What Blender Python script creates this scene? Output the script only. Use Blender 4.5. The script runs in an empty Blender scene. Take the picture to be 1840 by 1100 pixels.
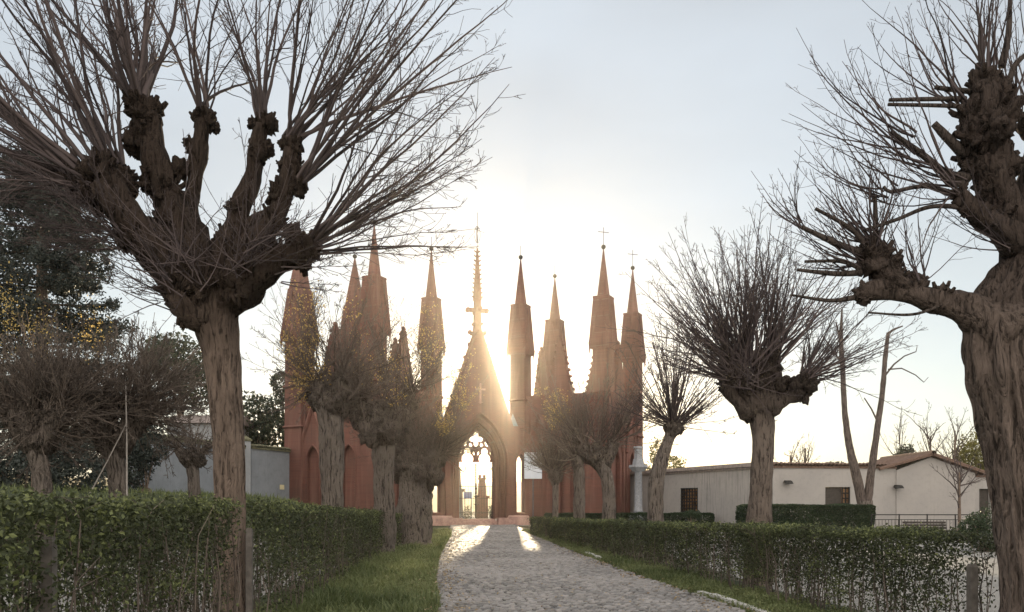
import bpy, math, random
import numpy as np
from mathutils import Vector, noise as mn

R = math.radians
SC = bpy.context.scene
COL = SC.collection
rng = np.random.default_rng(7)
random.seed(7)
F = 1444.0            # focal length in pixels of the 1840-wide photograph
EYE = 1.6

# ------------------------------------------------------------------ camera
cam = bpy.data.cameras.new('camera')
cam_o = bpy.data.objects.new('camera', cam)
COL.objects.link(cam_o)
cam.sensor_width = 36.0
cam.lens = F / 1840 * 36.0
cam.shift_y = (905 - 550) / 1840
cam.clip_start = 0.1
cam.clip_end = 3000
cam_o.location = (0, 0, EYE)
cam_o.rotation_euler = (R(90), 0, 0)
SC.camera = cam_o

# ------------------------------------------------------------------ world, sun, exposure
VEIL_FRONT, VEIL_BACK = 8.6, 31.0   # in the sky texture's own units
SUN_EL, SUN_AZ = 8.6, -0.35          # degrees; azimuth clockwise from +Y
w = bpy.data.worlds.new('World')
SC.world = w
w.use_nodes = True
nt = w.node_tree
bg = nt.nodes['Background']
sky = nt.nodes.new('ShaderNodeTexSky')
sky.sky_type = 'NISHITA'
sky.sun_disc = False
sky.sun_elevation = R(SUN_EL)
sky.sun_rotation = R(SUN_AZ)
sky.air_density = 1.0
sky.dust_density = 0.25
sky.ozone_density = 1.0
bg.inputs['Strength'].default_value = 0.05

def wn(typ, **kw):
    x = nt.nodes.new(typ)
    for k, v in kw.items(): setattr(x, k, v)
    return x
# thin high cloud over the whole sky: extra brightness added behind the camera to lift the foreground shade
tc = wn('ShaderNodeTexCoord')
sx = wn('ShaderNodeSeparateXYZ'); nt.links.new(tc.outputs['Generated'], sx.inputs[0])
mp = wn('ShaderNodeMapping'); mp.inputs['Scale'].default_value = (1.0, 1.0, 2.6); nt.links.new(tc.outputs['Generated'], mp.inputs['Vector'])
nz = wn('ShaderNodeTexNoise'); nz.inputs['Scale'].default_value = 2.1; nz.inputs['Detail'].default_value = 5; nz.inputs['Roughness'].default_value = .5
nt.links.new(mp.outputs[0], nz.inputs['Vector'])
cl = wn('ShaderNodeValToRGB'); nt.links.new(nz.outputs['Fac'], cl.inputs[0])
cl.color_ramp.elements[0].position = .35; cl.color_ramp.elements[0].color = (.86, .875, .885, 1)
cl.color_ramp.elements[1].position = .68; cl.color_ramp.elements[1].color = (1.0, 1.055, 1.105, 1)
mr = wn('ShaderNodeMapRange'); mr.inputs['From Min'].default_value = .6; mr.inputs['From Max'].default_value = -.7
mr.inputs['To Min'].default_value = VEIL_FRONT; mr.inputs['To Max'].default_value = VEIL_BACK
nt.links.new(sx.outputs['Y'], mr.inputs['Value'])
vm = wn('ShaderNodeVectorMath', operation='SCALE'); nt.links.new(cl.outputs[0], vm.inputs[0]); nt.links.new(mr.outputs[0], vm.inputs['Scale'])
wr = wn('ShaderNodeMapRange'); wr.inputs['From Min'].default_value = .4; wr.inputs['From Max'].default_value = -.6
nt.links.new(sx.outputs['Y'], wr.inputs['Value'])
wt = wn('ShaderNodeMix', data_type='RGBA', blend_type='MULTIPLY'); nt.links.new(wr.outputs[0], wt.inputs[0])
nt.links.new(vm.outputs[0], wt.inputs[6]); wt.inputs[7].default_value = (1.10, .97, .86, 1)     # warm tint added behind the camera for the fill light
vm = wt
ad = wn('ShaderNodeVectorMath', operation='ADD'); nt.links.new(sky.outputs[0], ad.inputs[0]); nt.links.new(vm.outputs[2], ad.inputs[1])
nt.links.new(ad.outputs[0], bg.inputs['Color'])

sun = bpy.data.lights.new('sun', 'SUN')
sun.energy = 5.0
sun.angle = R(.9)
sun.color = (1.0, 0.80, 0.52)
sun_o = bpy.data.objects.new('sun', sun)
COL.objects.link(sun_o)
sun_o.rotation_euler = (R(-(90 - SUN_EL)), 0, R(-SUN_AZ))
sun_o.location = (0, 100, 40)

SC.view_settings.view_transform = 'Standard'
SC.view_settings.look = 'None'
SC.view_settings.gamma = 1.0
SC.view_settings.exposure = 0.38
SC.render.engine = 'CYCLES'
SC.cycles.max_bounces = 6
SC.cycles.diffuse_bounces = 3
SC.cycles.transparent_max_bounces = 8


# ------------------------------------------------------------------ helpers
def W(px, py, d):
    """photo pixel at depth d -> world point"""
    return np.array([(px - 920) / F * d, d, EYE + (905 - py) / F * d])


def tag(o, label=None, cat=None, group=None, kind=None):
    for k, v in (('label', label), ('category', cat), ('group', group), ('kind', kind)):
        if v:
            o[k] = v
    return o


def thing(name, label, cat, loc=(0, 0, 0), rotz=0.0, group=None):
    o = bpy.data.objects.new(name, None)
    o.empty_display_size = 0.2
    COL.objects.link(o)
    o.location = tuple(float(c) for c in loc)
    o.rotation_euler = (0, 0, rotz)
    return tag(o, label, cat, group)


class MB:
    """mesh collector"""
    def __init__(s):
        s.V, s.Q, s.T, s.N, s.n, s.A = [], [], [], [], 0, []

    def add(s, V, Q=None, T=None, N=None, a=None):
        V = np.asarray(V, float).reshape(-1, 3)
        if Q is not None and len(Q):
            s.Q.append(np.asarray(Q, int).reshape(-1, 4) + s.n)
        if T is not None and len(T):
            s.T.append(np.asarray(T, int).reshape(-1, 3) + s.n)
        if N is not None:
            for f in N:
                s.N.append([i + s.n for i in f])
        s.V.append(V)
        s.A.append(np.full(len(V), .5) if a is None else np.broadcast_to(np.asarray(a, float), (len(V),)))
        s.n += len(V)
        return s

    def box(s, c, sz, rz=0.0, a=None):
        c = np.asarray(c, float); h = np.asarray(sz, float) / 2
        p = np.array([[x, y, z] for z in (-1, 1) for y in (-1, 1) for x in (-1, 1)]) * h
        cz, sn = math.cos(rz), math.sin(rz)
        p = np.stack([p[:, 0] * cz - p[:, 1] * sn, p[:, 0] * sn + p[:, 1] * cz, p[:, 2]], 1) + c
        return s.add(p, [[0, 2, 3, 1], [4, 5, 7, 6], [0, 1, 5, 4], [2, 6, 7, 3], [0, 4, 6, 2], [1, 3, 7, 5]], a=a)

    def frustum(s, c, z0, z1, w0, w1, sides=4, rz=0.0, cap=True, d0=None, d1=None):
        a = np.arange(sides) / sides * 2 * math.pi + math.pi / sides + rz
        k = 1 / math.cos(math.pi / sides) / 2
        def ring(wd, z):
            return np.stack([c[0] + np.cos(a) * wd * k, c[1] + np.sin(a) * wd * k, np.full(sides, z)], 1)
        V = np.concatenate([ring(w0, z0), ring(w1, z1)])
        Q = [[i, (i + 1) % sides, sides + (i + 1) % sides, sides + i] for i in range(sides)]
        N = [list(range(sides))[::-1], list(range(sides, 2 * sides))] if cap else None
        return s.add(V, Q, N=N)

    def lathe(s, c, prof, sides=16):
        a = np.arange(sides) / sides * 2 * math.pi
        V = np.concatenate([np.stack([c[0] + np.cos(a) * r, c[1] + np.sin(a) * r, np.full(sides, c[2] + z)], 1) for r, z in prof])
        Q = []
        for j in range(len(prof) - 1):
            for i in range(sides):
                k = (i + 1) % sides
                Q.append([j * sides + i, j * sides + k, (j + 1) * sides + k, (j + 1) * sides + i])
        m = (len(prof) - 1) * sides
        return s.add(V, Q, N=[list(range(sides))[::-1], list(range(m, m + sides))])

    def sphere(s, c, r, seg=12, ring=8, amp=0.0, fr=1.0, sc=(1, 1, 1), seed=0.0):
        prof = [(math.sin(math.pi * j / ring), -math.cos(math.pi * j / ring)) for j in range(ring + 1)]
        V = []
        for rr, z in prof:
            for i in range(seg):
                t = 2 * math.pi * i / seg
                n = Vector((rr * math.cos(t), rr * math.sin(t), z))
                k = r
                if amp:
                    q = n * fr + Vector((seed, seed * 1.7, -seed))
                    k = r * (1 + amp * (mn.noise(q) + .6 * mn.noise(q * 2.3) + .35 * mn.noise(q * 5)))
                V.append((c[0] + n.x * k * sc[0], c[1] + n.y * k * sc[1], c[2] + n.z * k * sc[2]))
        Q = []
        for j in range(ring):
            for i in range(seg):
                k = (i + 1) % seg
                Q.append([j * seg + i, j * seg + k, (j + 1) * seg + k, (j + 1) * seg + i])
        return s.add(V, Q)

    def tubes(s, P, Rd, sides=4, a=None):
        """P (n,k,3) polylines, Rd (n,k) radii"""
        P = np.asarray(P, float); Rd = np.asarray(Rd, float)
        n, k, _ = P.shape
        T = np.gradient(P, axis=1)
        T /= np.linalg.norm(T, axis=2, keepdims=True) + 1e-9
        m = T.mean(axis=1)
        ref = np.where(np.abs(m[:, 2:3]) < .8, np.array([[0, 0, 1.]]), np.array([[1., 0, 0]]))[:, None, :]
        A = np.cross(T, np.broadcast_to(ref, T.shape)); A /= np.linalg.norm(A, axis=2, keepdims=True) + 1e-9
        B = np.cross(T, A)
        t = np.arange(sides) / sides * 2 * math.pi
        V = P[:, :, None, :] + Rd[:, :, None, None] * (A[:, :, None, :] * np.cos(t)[None, None, :, None] + B[:, :, None, :] * np.sin(t)[None, None, :, None])
        idx = np.arange(n * k * sides).reshape(n, k, sides)
        i0, i1 = idx[:, :-1], idx[:, 1:]
        Q = np.stack([i0, np.roll(i0, -1, 2), np.roll(i1, -1, 2), i1], -1).reshape(-1, 4)
        av = None
        if a is not None:
            av = np.repeat(np.asarray(a, float), k * sides)
        return s.add(V.reshape(-1, 3), Q, a=av)

    def tube(s, pts, r, sides=6):
        pts = np.asarray(pts, float)
        rr = np.full(len(pts), r) if np.isscalar(r) else np.asarray(r)
        return s.tubes(pts[None], rr[None], sides)

    def bar(s, p, q, r, sides=4):
        return s.tube([p, q], r, sides)

    def leaves(s, C, size, aspect=.5, up=0.0, spread=1.0, tone=None):
        """one small diamond leaf per centre"""
        C = np.asarray(C, float); n = len(C)
        sz = np.broadcast_to(np.asarray(size, float), (n,))[:, None]
        N = rng.normal(size=(n, 3)); N[:, 2] += up; N /= np.linalg.norm(N, axis=1, keepdims=True)
        A = rng.normal(size=(n, 3)); A -= N * (A * N).sum(1, keepdims=True); A /= np.linalg.norm(A, axis=1, keepdims=True) + 1e-9
        B = np.cross(N, A)
        V = np.stack([C - A * sz / 2, C + B * sz * aspect / 2 + N * sz * .08, C + A * sz / 2, C - B * sz * aspect / 2 + N * sz * .08], 1)
        Q = np.arange(n * 4).reshape(n, 4)
        t = rng.random(n) if tone is None else tone
        return s.add(V.reshape(-1, 3), Q, a=np.repeat(t, 4))

    def loft(s, pts, rad, sides=16, step=.12, amp=.08, fr=1.0, flute=0.0, seed=0.0, cap=True):
        """gnarled limb through pts with radii rad"""
        pts = np.asarray(pts, float); rad = np.asarray(rad, float)
        n = len(pts)
        e = np.concatenate([[2 * pts[0] - pts[1]], pts, [2 * pts[-1] - pts[-2]]])
        PP, RR = [], []
        for i in range(n - 1):
            L = np.linalg.norm(pts[i + 1] - pts[i]); m = max(2, int(L / step))
            for j in range(m):
                t = j / m
                a, b, c, d = e[i], e[i + 1], e[i + 2], e[i + 3]
                PP.append(.5 * ((2 * b) + (-a + c) * t + (2 * a - 5 * b + 4 * c - d) * t * t + (-a + 3 * b - 3 * c + d) * t ** 3))
                q = t * t * (3 - 2 * t)
                RR.append(rad[i] * (1 - q) + rad[i + 1] * q)
        PP.append(pts[-1]); RR.append(rad[-1])
        PP = np.array(PP); RR = np.array(RR)
        T = np.gradient(PP, axis=0); T /= np.linalg.norm(T, axis=1, keepdims=True) + 1e-9
        A = np.cross(T[0], [0, 1, 0.01]); A /= np.linalg.norm(A)
        V = []; s0 = 0.0
        for i in range(len(PP)):
            A = A - T[i] * A.dot(T[i]); A /= np.linalg.norm(A)
            B = np.cross(T[i], A)
            if i: s0 += np.linalg.norm(PP[i] - PP[i - 1])
            for k in range(sides):
                t = 2 * math.pi * k / sides
                q = Vector((math.cos(t) * 1.6 + seed, math.sin(t) * 1.6 - seed, s0 * 2.2 + seed)) * fr
                d = 1 + amp * (mn.noise(q) * 1.3 + .7 * mn.noise(q * 2.1) + .5 * mn.noise(Vector((q.x * 4, q.y * 4, q.z * .8))))
                if flute:
                    d += flute * (abs(mn.noise(Vector((math.cos(t) * 5 + seed, math.sin(t) * 5, s0 * .5)))) - .2)
                r = RR[i] * d
                V.append(PP[i] + (A * math.cos(t) + B * math.sin(t)) * r)
        Q = []
        m = len(PP)
        for i in range(m - 1):
            for k in range(sides):
                kk = (k + 1) % sides
                Q.append([i * sides + k, i * sides + kk, (i + 1) * sides + kk, (i + 1) * sides + k])
        return s.add(np.array(V), Q, N=[list(range(sides))[::-1], list(range((m - 1) * sides, m * sides))] if cap else None)

    def build(s, name, mat, parent=None, smooth=False, world=True):
        V = np.concatenate(s.V) if s.V else np.zeros((0, 3))
        if parent is not None and world:
            q = parent
            while q is not None:
                V = V - np.array(q.location); q = q.parent
        Q = np.concatenate(s.Q) if s.Q else np.zeros((0, 4), int)
        T = np.concatenate(s.T) if s.T else np.zeros((0, 3), int)
        nl = [len(f) for f in s.N]
        loops = np.concatenate([Q.ravel(), T.ravel(), np.array([i for f in s.N for i in f], int)]).astype(np.int32)
        tot = np.concatenate([np.full(len(Q), 4), np.full(len(T), 3), np.array(nl, int)]).astype(np.int32)
        start = np.concatenate([[0], np.cumsum(tot)[:-1]]).astype(np.int32)
        me = bpy.data.meshes.new(name)
        me.vertices.add(len(V)); me.vertices.foreach_set('co', V.astype(np.float32).ravel())
        me.loops.add(len(loops)); me.loops.foreach_set('vertex_index', loops)
        me.polygons.add(len(tot)); me.polygons.foreach_set('loop_start', start); me.polygons.foreach_set('loop_total', tot)
        me.polygons.foreach_set('use_smooth', np.full(len(tot), bool(smooth)))
        at = me.attributes.new('tone', 'FLOAT', 'POINT')
        at.data.foreach_set('value', np.concatenate(s.A).astype(np.float32))
        me.update(calc_edges=True)
        me.materials.append(mat)
        o = bpy.data.objects.new(name, me)
        COL.objects.link(o)
        if parent is not None:
            o.parent = parent
        return o


# ------------------------------------------------------------------ materials
class NG:
    def __init__(s, name):
        s.m = bpy.data.materials.new(name); s.m.use_nodes = True
        s.t = s.m.node_tree; s.b = s.t.nodes['Principled BSDF']; s.out = s.t.nodes['Material Output']
        s.b.inputs['Roughness'].default_value = .85
        s.b.inputs['Specular IOR Level'].default_value = .25
    def n(s, typ, **kw):
        x = s.t.nodes.new(typ)
        for k, v in kw.items():
            if k.startswith('i_'):
                x.inputs[k[2:].replace('_', ' ')].default_value = v
            else:
                setattr(x, k, v)
        return x
    def l(s, a, b):
        s.t.links.new(a, b)
    def coord(s, scale=(1, 1, 1), kind='Object'):
        c = s.n('ShaderNodeTexCoord'); m = s.n('ShaderNodeMapping')
        m.inputs['Scale'].default_value = scale
        s.l(c.outputs[kind], m.inputs['Vector'])
        return m.outputs[0]
    def noise(s, vec, scale, detail=6, rough=.6):
        x = s.n('ShaderNodeTexNoise'); x.inputs['Scale'].default_value = scale
        x.inputs['Detail'].default_value = detail; x.inputs['Roughness'].default_value = rough
        s.l(vec, x.inputs['Vector']); return x.outputs['Fac']
    def ramp(s, fac, stops):
        x = s.n('ShaderNodeValToRGB'); e = x.color_ramp.elements
        while len(e) < len(stops): e.new(.5)
        for el, (p, c) in zip(e, stops):
            el.position = p; el.color = (*c, 1) if len(c) == 3 else c
        s.l(fac, x.inputs[0]); return x.outputs[0]
    def mix(s, fac, a, b, mode='MIX'):
        x = s.n('ShaderNodeMix', data_type='RGBA', blend_type=mode)
        if isinstance(fac, float): x.inputs[0].default_value = fac
        else: s.l(fac, x.inputs[0])
        for v, i in ((a, 6), (b, 7)):
            if isinstance(v, tuple): x.inputs[i].default_value = (*v, 1)
            else: s.l(v, x.inputs[i])
        return x.outputs[2]
    def bump(s, h, st=.5, dist=.02):
        x = s.n('ShaderNodeBump'); x.inputs['Strength'].default_value = st; x.inputs['Distance'].default_value = dist
        s.l(h, x.inputs['Height']); s.l(x.outputs[0], s.b.inputs['Normal'])
    def base(s, c):
        if isinstance(c, tuple): s.b.inputs['Base Color'].default_value = (*c, 1)
        else: s.l(c, s.b.inputs['Base Color'])
    def tone(s):
        a = s.n('ShaderNodeAttribute', attribute_name='tone'); return a.outputs['Fac']


def mat_plain(name, c, rough=.7, metal=0.0, var=.25, scale=6):
    g = NG(name); v = g.noise(g.coord(), scale)
    d = tuple(x * (1 - var) for x in c); u = tuple(min(1, x * (1 + var)) for x in c)
    g.base(g.ramp(v, [(.3, d), (.7, u)])); g.b.inputs['Roughness'].default_value = rough
    g.b.inputs['Metallic'].default_value = metal
    return g.m


def mat_bark(name, dark, light, sc=1.0, bump=.9, head=None):
    g = NG(name)
    # long furrows that wander and break, two sizes
    wob = g.n('ShaderNodeTexNoise'); wob.inputs['Scale'].default_value = 3.0 * sc; wob.inputs['Detail'].default_value = 3
    g.l(g.coord(), wob.inputs['Vector'])
    wv = g.n('ShaderNodeVectorMath', operation='SCALE'); wv.inputs['Scale'].default_value = .12 / sc; g.l(wob.outputs['Color'], wv.inputs[0])
    av = g.n('ShaderNodeVectorMath', operation='ADD'); g.l(g.coord(), av.inputs[0]); g.l(wv.outputs[0], av.inputs[1])
    mv = g.n('ShaderNodeMapping'); mv.inputs['Scale'].default_value = (30 * sc, 30 * sc, 2.4 * sc); g.l(av.outputs[0], mv.inputs['Vector'])
    a = g.noise(mv.outputs[0], 1.0, 3, .55)
    mv2 = g.n('ShaderNodeMapping'); mv2.inputs['Scale'].default_value = (75 * sc, 75 * sc, 14 * sc); g.l(av.outputs[0], mv2.inputs['Vector'])
    a2 = g.noise(mv2.outputs[0], 1.0, 5, .65)
    b = g.noise(g.coord(), 2.2 * sc, 4)
    r1 = g.ramp(a, [(.33, (0,) * 3), (.60, (1,) * 3)])
    h = g.n('ShaderNodeMath', operation='MULTIPLY_ADD'); g.l(a2, h.inputs[0]); h.inputs[1].default_value = .8; g.l(r1, h.inputs[2])
    c = g.ramp(h.outputs[0], [(.40, dark), (1.0, light)])
    c = g.mix(g.ramp(b, [(.45, (0,) * 3), (.75, (.5,) * 3)]), c, tuple(x * .6 for x in light))
    if head:        # shade among the knots of the head put into the colour, by height
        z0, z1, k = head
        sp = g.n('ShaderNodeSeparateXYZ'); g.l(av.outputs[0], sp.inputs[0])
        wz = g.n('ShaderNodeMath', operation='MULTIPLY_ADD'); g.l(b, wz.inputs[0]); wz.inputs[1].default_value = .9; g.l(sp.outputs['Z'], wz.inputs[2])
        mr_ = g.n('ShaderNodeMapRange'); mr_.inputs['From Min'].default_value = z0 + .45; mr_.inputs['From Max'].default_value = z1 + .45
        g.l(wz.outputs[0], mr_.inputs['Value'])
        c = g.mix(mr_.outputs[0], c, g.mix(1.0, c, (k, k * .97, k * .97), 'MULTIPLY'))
    g.base(c); g.bump(h.outputs[0], bump, .05)
    g.b.inputs['Roughness'].default_value = .95; g.b.inputs['Specular IOR Level'].default_value = .1
    return g.m


def mat_leaf(name, dark, light, trans=.35, third=None, rough=.55):
    g = NG(name)
    t = g.tone()
    st = [(0.0, dark), (.75, light)]
    if third: st.append((1.0, third))
    c = g.ramp(t, st)
    g.base(c); g.b.inputs['Roughness'].default_value = rough; g.b.inputs['Specular IOR Level'].default_value = .3
    tr = g.n('ShaderNodeBsdfTranslucent'); g.l(c, tr.inputs['Color'])
    mx = g.n('ShaderNodeMixShader'); mx.inputs[0].default_value = trans
    g.l(g.b.outputs[0], mx.inputs[1]); g.l(tr.outputs[0], mx.inputs[2])
    g.l(mx.outputs[0], g.out.inputs['Surface'])
    return g.m


def mat_twig(name, dark, light):
    g = NG(name); g.base(g.ramp(g.tone(), [(0, dark), (1, light)]))
    g.b.inputs['Roughness'].default_value = .8
    return g.m


def mat_brick():
    g = NG('weathered_red_brick')
    v = g.coord()
    br = g.n('ShaderNodeTexBrick')
    br.inputs['Scale'].default_value = 1.0; br.inputs['Brick Width'].default_value = .26
    br.inputs['Row Height'].default_value = .08; br.inputs['Mortar Size'].default_value = .008
    br.inputs['Color1'].default_value = (.175, .066, .046, 1); br.inputs['Color2'].default_value = (.125, .048, .036, 1)
    br.inputs['Mortar'].default_value = (.19, .11, .085, 1)
    # the courses run along both horizontal axes
    sp = g.n('ShaderNodeSeparateXYZ'); g.l(v, sp.inputs[0])
    ad = g.n('ShaderNodeMath', operation='ADD'); g.l(sp.outputs['X'], ad.inputs[0]); g.l(sp.outputs['Y'], ad.inputs[1])
    cb = g.n('ShaderNodeCombineXYZ'); g.l(ad.outputs[0], cb.inputs['X']); g.l(sp.outputs['Z'], cb.inputs['Y'])
    g.l(cb.outputs[0], br.inputs['Vector'])
    n1 = g.noise(v, .55, 6, .65)
    c = g.mix(g.ramp(n1, [(.32, (0,) * 3), (.66, (.85,) * 3)]), br.outputs['Color'], (.115, .062, .048))
    n2 = g.noise(g.coord((1.6, 1.6, .16)), 1.3, 5)
    c = g.mix(g.ramp(n2, [(.52, (0,) * 3), (.72, (.6,) * 3)]), c, (.24, .13, .10))
    n5 = g.noise(g.coord((2.6, 2.6, .10)), 1.1, 6, .7)
    c = g.mix(g.ramp(n5, [(.54, (0,) * 3), (.70, (.75,) * 3)]), c, (.07, .042, .035))
    g.base(c); g.bump(br.outputs['Fac'], .25, .01)
    g.b.inputs['Roughness'].default_value = .9
    return g.m


def mat_plaster(name, c, dirt, streak=0.0, bottom=(.5, .5, .5)):
    g = NG(name)
    v = g.coord()
    n1 = g.noise(v, .5, 7, .65)
    col = g.mix(g.ramp(n1, [(.38, (0,) * 3), (.72, (.75,) * 3)]), c, dirt)
    n3 = g.noise(v, 4, 6, .7)
    col = g.mix(g.ramp(n3, [(.52, (0,) * 3), (.75, (.3,) * 3)]), col, tuple(x * .72 for x in dirt))
    if streak:
        n2 = g.noise(g.coord((6, 6, .22)), 2.2, 4, .6)
        n4 = g.noise(g.coord((.22, .22, .05)), 1.0, 2)
        k = g.n('ShaderNodeMath', operation='MULTIPLY')
        g.l(g.ramp(n2, [(.54, (0,) * 3), (.72, (streak,) * 3)]), k.inputs[0])
        g.l(g.ramp(n4, [(.42, (0,) * 3), (.6, (1,) * 3)]), k.inputs[1])
        col = g.mix(k.outputs[0], col, tuple(x * .35 for x in dirt))
    g.base(col); g.bump(n3, .2, .01)
    return g.m


def mat_ground(name, stops, scale=1.2, bump=.6, fine=30):
    g = NG(name); v = g.coord()
    a = g.noise(v, scale, 8, .65); b = g.noise(v, fine, 5, .7)
    c = g.ramp(a, stops)
    c = g.mix(g.ramp(b, [(.35, (.55,) * 3), (.7, (0,) * 3)]), c, (.03, .028, .02))
    g.base(c); g.bump(b, bump, .03)
    g.b.inputs['Roughness'].default_value = .95
    return g.m


def mat_stone_tone(name, a, b, rough=.55):
    g = NG(name); v = g.coord(); n = g.noise(v, 14, 6, .7); big = g.noise(v, .35, 4)
    c = g.ramp(g.tone(), [(0, a), (1, b)])
    c = g.mix(g.ramp(n, [(.4, (0,) * 3), (.75, (.55,) * 3)]), c, tuple(x * .55 for x in a))
    c = g.mix(g.ramp(big, [(.42, (0,) * 3), (.7, (.5,) * 3)]), c, tuple(x * 1.2 for x in b))
    g.base(c); g.bump(n, .5, .01); g.b.inputs['Roughness'].default_value = rough; g.b.inputs['Specular IOR Level'].default_value = .5
    return g.m


M = {}
M['brick'] = mat_brick()
M['bark'] = mat_bark('furrowed_bark', (.045, .033, .026), (.225, .168, .130))
M['bark_left'] = mat_bark('furrowed_bark_shaded_head', (.04, .03, .024), (.20, .15, .118), 1.0, .9, (3.1, 4.1, .27))
M['bark_right'] = mat_bark('furrowed_bark_shaded_knots', (.04, .032, .027), (.20, .155, .128), 1.0, .9, (2.9, 4.3, .36))
M['bark_round'] = mat_bark('furrowed_bark_shaded_top', (.04, .032, .027), (.20, .16, .132), 1.2, .9, (3.0, 3.8, .34))
M['bark_grey'] = mat_bark('grey_bark', (.028, .023, .02), (.215, .18, .152), .8, 1.2)
M['head'] = mat_bark('gnarled_bark', (.013, .010, .009), (.10, .08, .068), .9, 1.0)
M['bark_dark'] = mat_bark('dark_furrowed_bark', (.024, .018, .016), (.165, .13, .112), .9, 1.0)
M['bark_mid'] = mat_bark('gnarled_grey_bark', (.024, .019, .016), (.165, .135, .112), 1.2, 1.0)
M['shoot'] = mat_twig('shoot_bark', (.038, .029, .029), (.105, .08, .075))
M['shoot_lt'] = mat_twig('pale_shoot_bark', (.055, .043, .035), (.165, .13, .105))
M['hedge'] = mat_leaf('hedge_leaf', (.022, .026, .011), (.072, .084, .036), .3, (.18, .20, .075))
M['box'] = mat_leaf('clipped_box_leaf', (.014, .026, .012), (.04, .062, .028), .2)
M['dark_leaf'] = mat_leaf('evergreen_leaf', (.012, .02, .012), (.045, .058, .03), .2)
M['cedar'] = mat_leaf('cedar_needle', (.014, .02, .018), (.058, .068, .056), .15)
M['pale_leaf'] = mat_leaf('yellow_green_leaf', (.05, .055, .012), (.16, .15, .04), .45)
M['gold'] = mat_leaf('golden_leaf', (.34, .22, .06), (.66, .48, .17), .6)
M['grass'] = mat_leaf('grass_blade', (.075, .097, .034), (.205, .23, .095), .4, (.22, .22, .10))
M['litter'] = mat_leaf('dry_leaf', (.12, .075, .04), (.36, .27, .15), .2)
M['stone'] = mat_stone_tone('path_cobble', (.09, .084, .078), (.285, .263, .243))
M['kerb'] = mat_stone_tone('kerb_stone', (.42, .40, .37), (.62, .60, .56))
M['mortar'] = mat_ground('path_bed', [(.3, (.028, .025, .022)), (.7, (.06, .054, .046))], 3)
M['ground'] = mat_ground('earth', [(.3, (.06, .065, .03)), (.55, (.10, .09, .055)), (.75, (.13, .115, .075))], .6)
M['turf'] = mat_ground('turf', [(.3, (.03, .042, .014)), (.7, (.06, .075, .026))], 2.0)
M['gravel'] = mat_ground('gravel', [(.3, (.30, .285, .26)), (.7, (.42, .395, .36))], 1.5, .7, 55)
M['hill'] = mat_ground('dry_hillside', [(.3, (.20, .15, .06)), (.7, (.34, .26, .11))], .08, .3, 2)
M['white'] = mat_plaster('white_render', (.335, .31, .285), (.265, .25, .237), .35)
M['white_st'] = mat_plaster('streaked_white_render', (.335, .31, .285), (.255, .243, .23), .95)
M['bluewall'] = mat_plaster('grey_blue_render', (.235, .25, .265), (.15, .16, .17), .25)
M['graywall'] = mat_plaster('pale_grey_render', (.30, .305, .31), (.21, .215, .22), .3)
M['tile'] = mat_plain('clay_tile', (.125, .078, .058), .9, 0, .5, 9)
M['eave'] = mat_plain('grey_eave', (.24, .20, .18), .85, 0, .3, 5)
M['moss'] = mat_plain('mossy_coping', (.12, .115, .07), .95, 0, .5, 6)
M['iron'] = mat_plain('wrought_iron', (.02, .019, .018), .5, .3)
M['ironlt'] = mat_plain('weathered_iron', (.10, .10, .105), .5, .4)
M['concrete'] = mat_plain('concrete_post', (.105, .092, .08), .9, 0, .35, 14)
M['granite'] = mat_plain('grey_granite', (.24, .245, .255), .8, 0, .25, 10)
M['plinth'] = mat_plain('reddish_plinth_stone', (.36, .22, .185), .85, 0, .3, 4)
M['board'] = mat_plain('grey_board_back', (.50, .53, .58), .5, .0, .06, 2)
M['dark'] = mat_plain('dark_interior', (.018, .015, .013), .7)
M['wood'] = mat_plain('dark_shutter_wood', (.05, .042, .036), .8, 0, .3, 8)
M['pane'] = mat_plain('sunlit_glass', (.27, .15, .075), .25, 0, .9, 2.2)  # sunlight in the panes put into the colour as amber patches
M['blue'] = mat_plain('blue_panel', (.16, .26, .55), .5, 0, .1, 3)
M['lead'] = mat_plain('slate', (.16, .18, .22), .6, 0, .25, 5)
M['dirtw'] = mat_plain('faded_pole', (.30, .27, .24), .8, 0, .2, 8)
M['paper'] = mat_plain('cream_plate', (.62, .55, .33), .7, 0, .1, 3)

# ------------------------------------------------------------------ layout functions
def pl(d): return np.interp(d, [2, 11.8, 17, 24, 38, 60], [-.55, -1.15, -1.72, -2.27, -3.0, -4.6])     # path, left edge
def pr(d): return np.interp(d, [2, 11.8, 17, 24, 38, 60], [4.1, 3.43, 2.86, 2.33, 1.25, .3])          # path, right edge
def hl(d): return np.interp(d, [2, 9, 22, 28, 40], [-2.41, -2.9, -3.81, -4.02, -4.12])                                                                 # left hedge, path face
def hr(d): return 4.35 - .122 * (d - 11.8)                                                             # right hedge, path face
def sstep(x, a, b):
    t = np.clip((np.asarray(x, float) - a) / (b - a), 0, 1); return t * t * (3 - 2 * t)
def gh(x, y):
    """height of the garden bank on the left"""
    return 2.0 * sstep(-np.asarray(x, float), 5.5, 14) * (1 - sstep(y, 44, 52)) * sstep(y, 2, 9)


# ------------------------------------------------------------------ setting
def sheet(name, x0, x1, y0, y1, z, mat, nx=2, ny=2, fn=None):
    X, Y = np.meshgrid(np.linspace(x0, x1, nx), np.linspace(y0, y1, ny))
    Z = np.full(X.shape, float(z)) if fn is None else z + fn(X, Y)
    i = np.arange(nx * ny).reshape(ny, nx)
    Q = np.stack([i[:-1, :-1], i[:-1, 1:], i[1:, 1:], i[1:, :-1]], -1).reshape(-1, 4)
    m = MB(); m.add(np.stack([X, Y, Z], -1).reshape(-1, 3), Q)
    return tag(m.build(name, mat, smooth=True), kind='structure')


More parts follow.
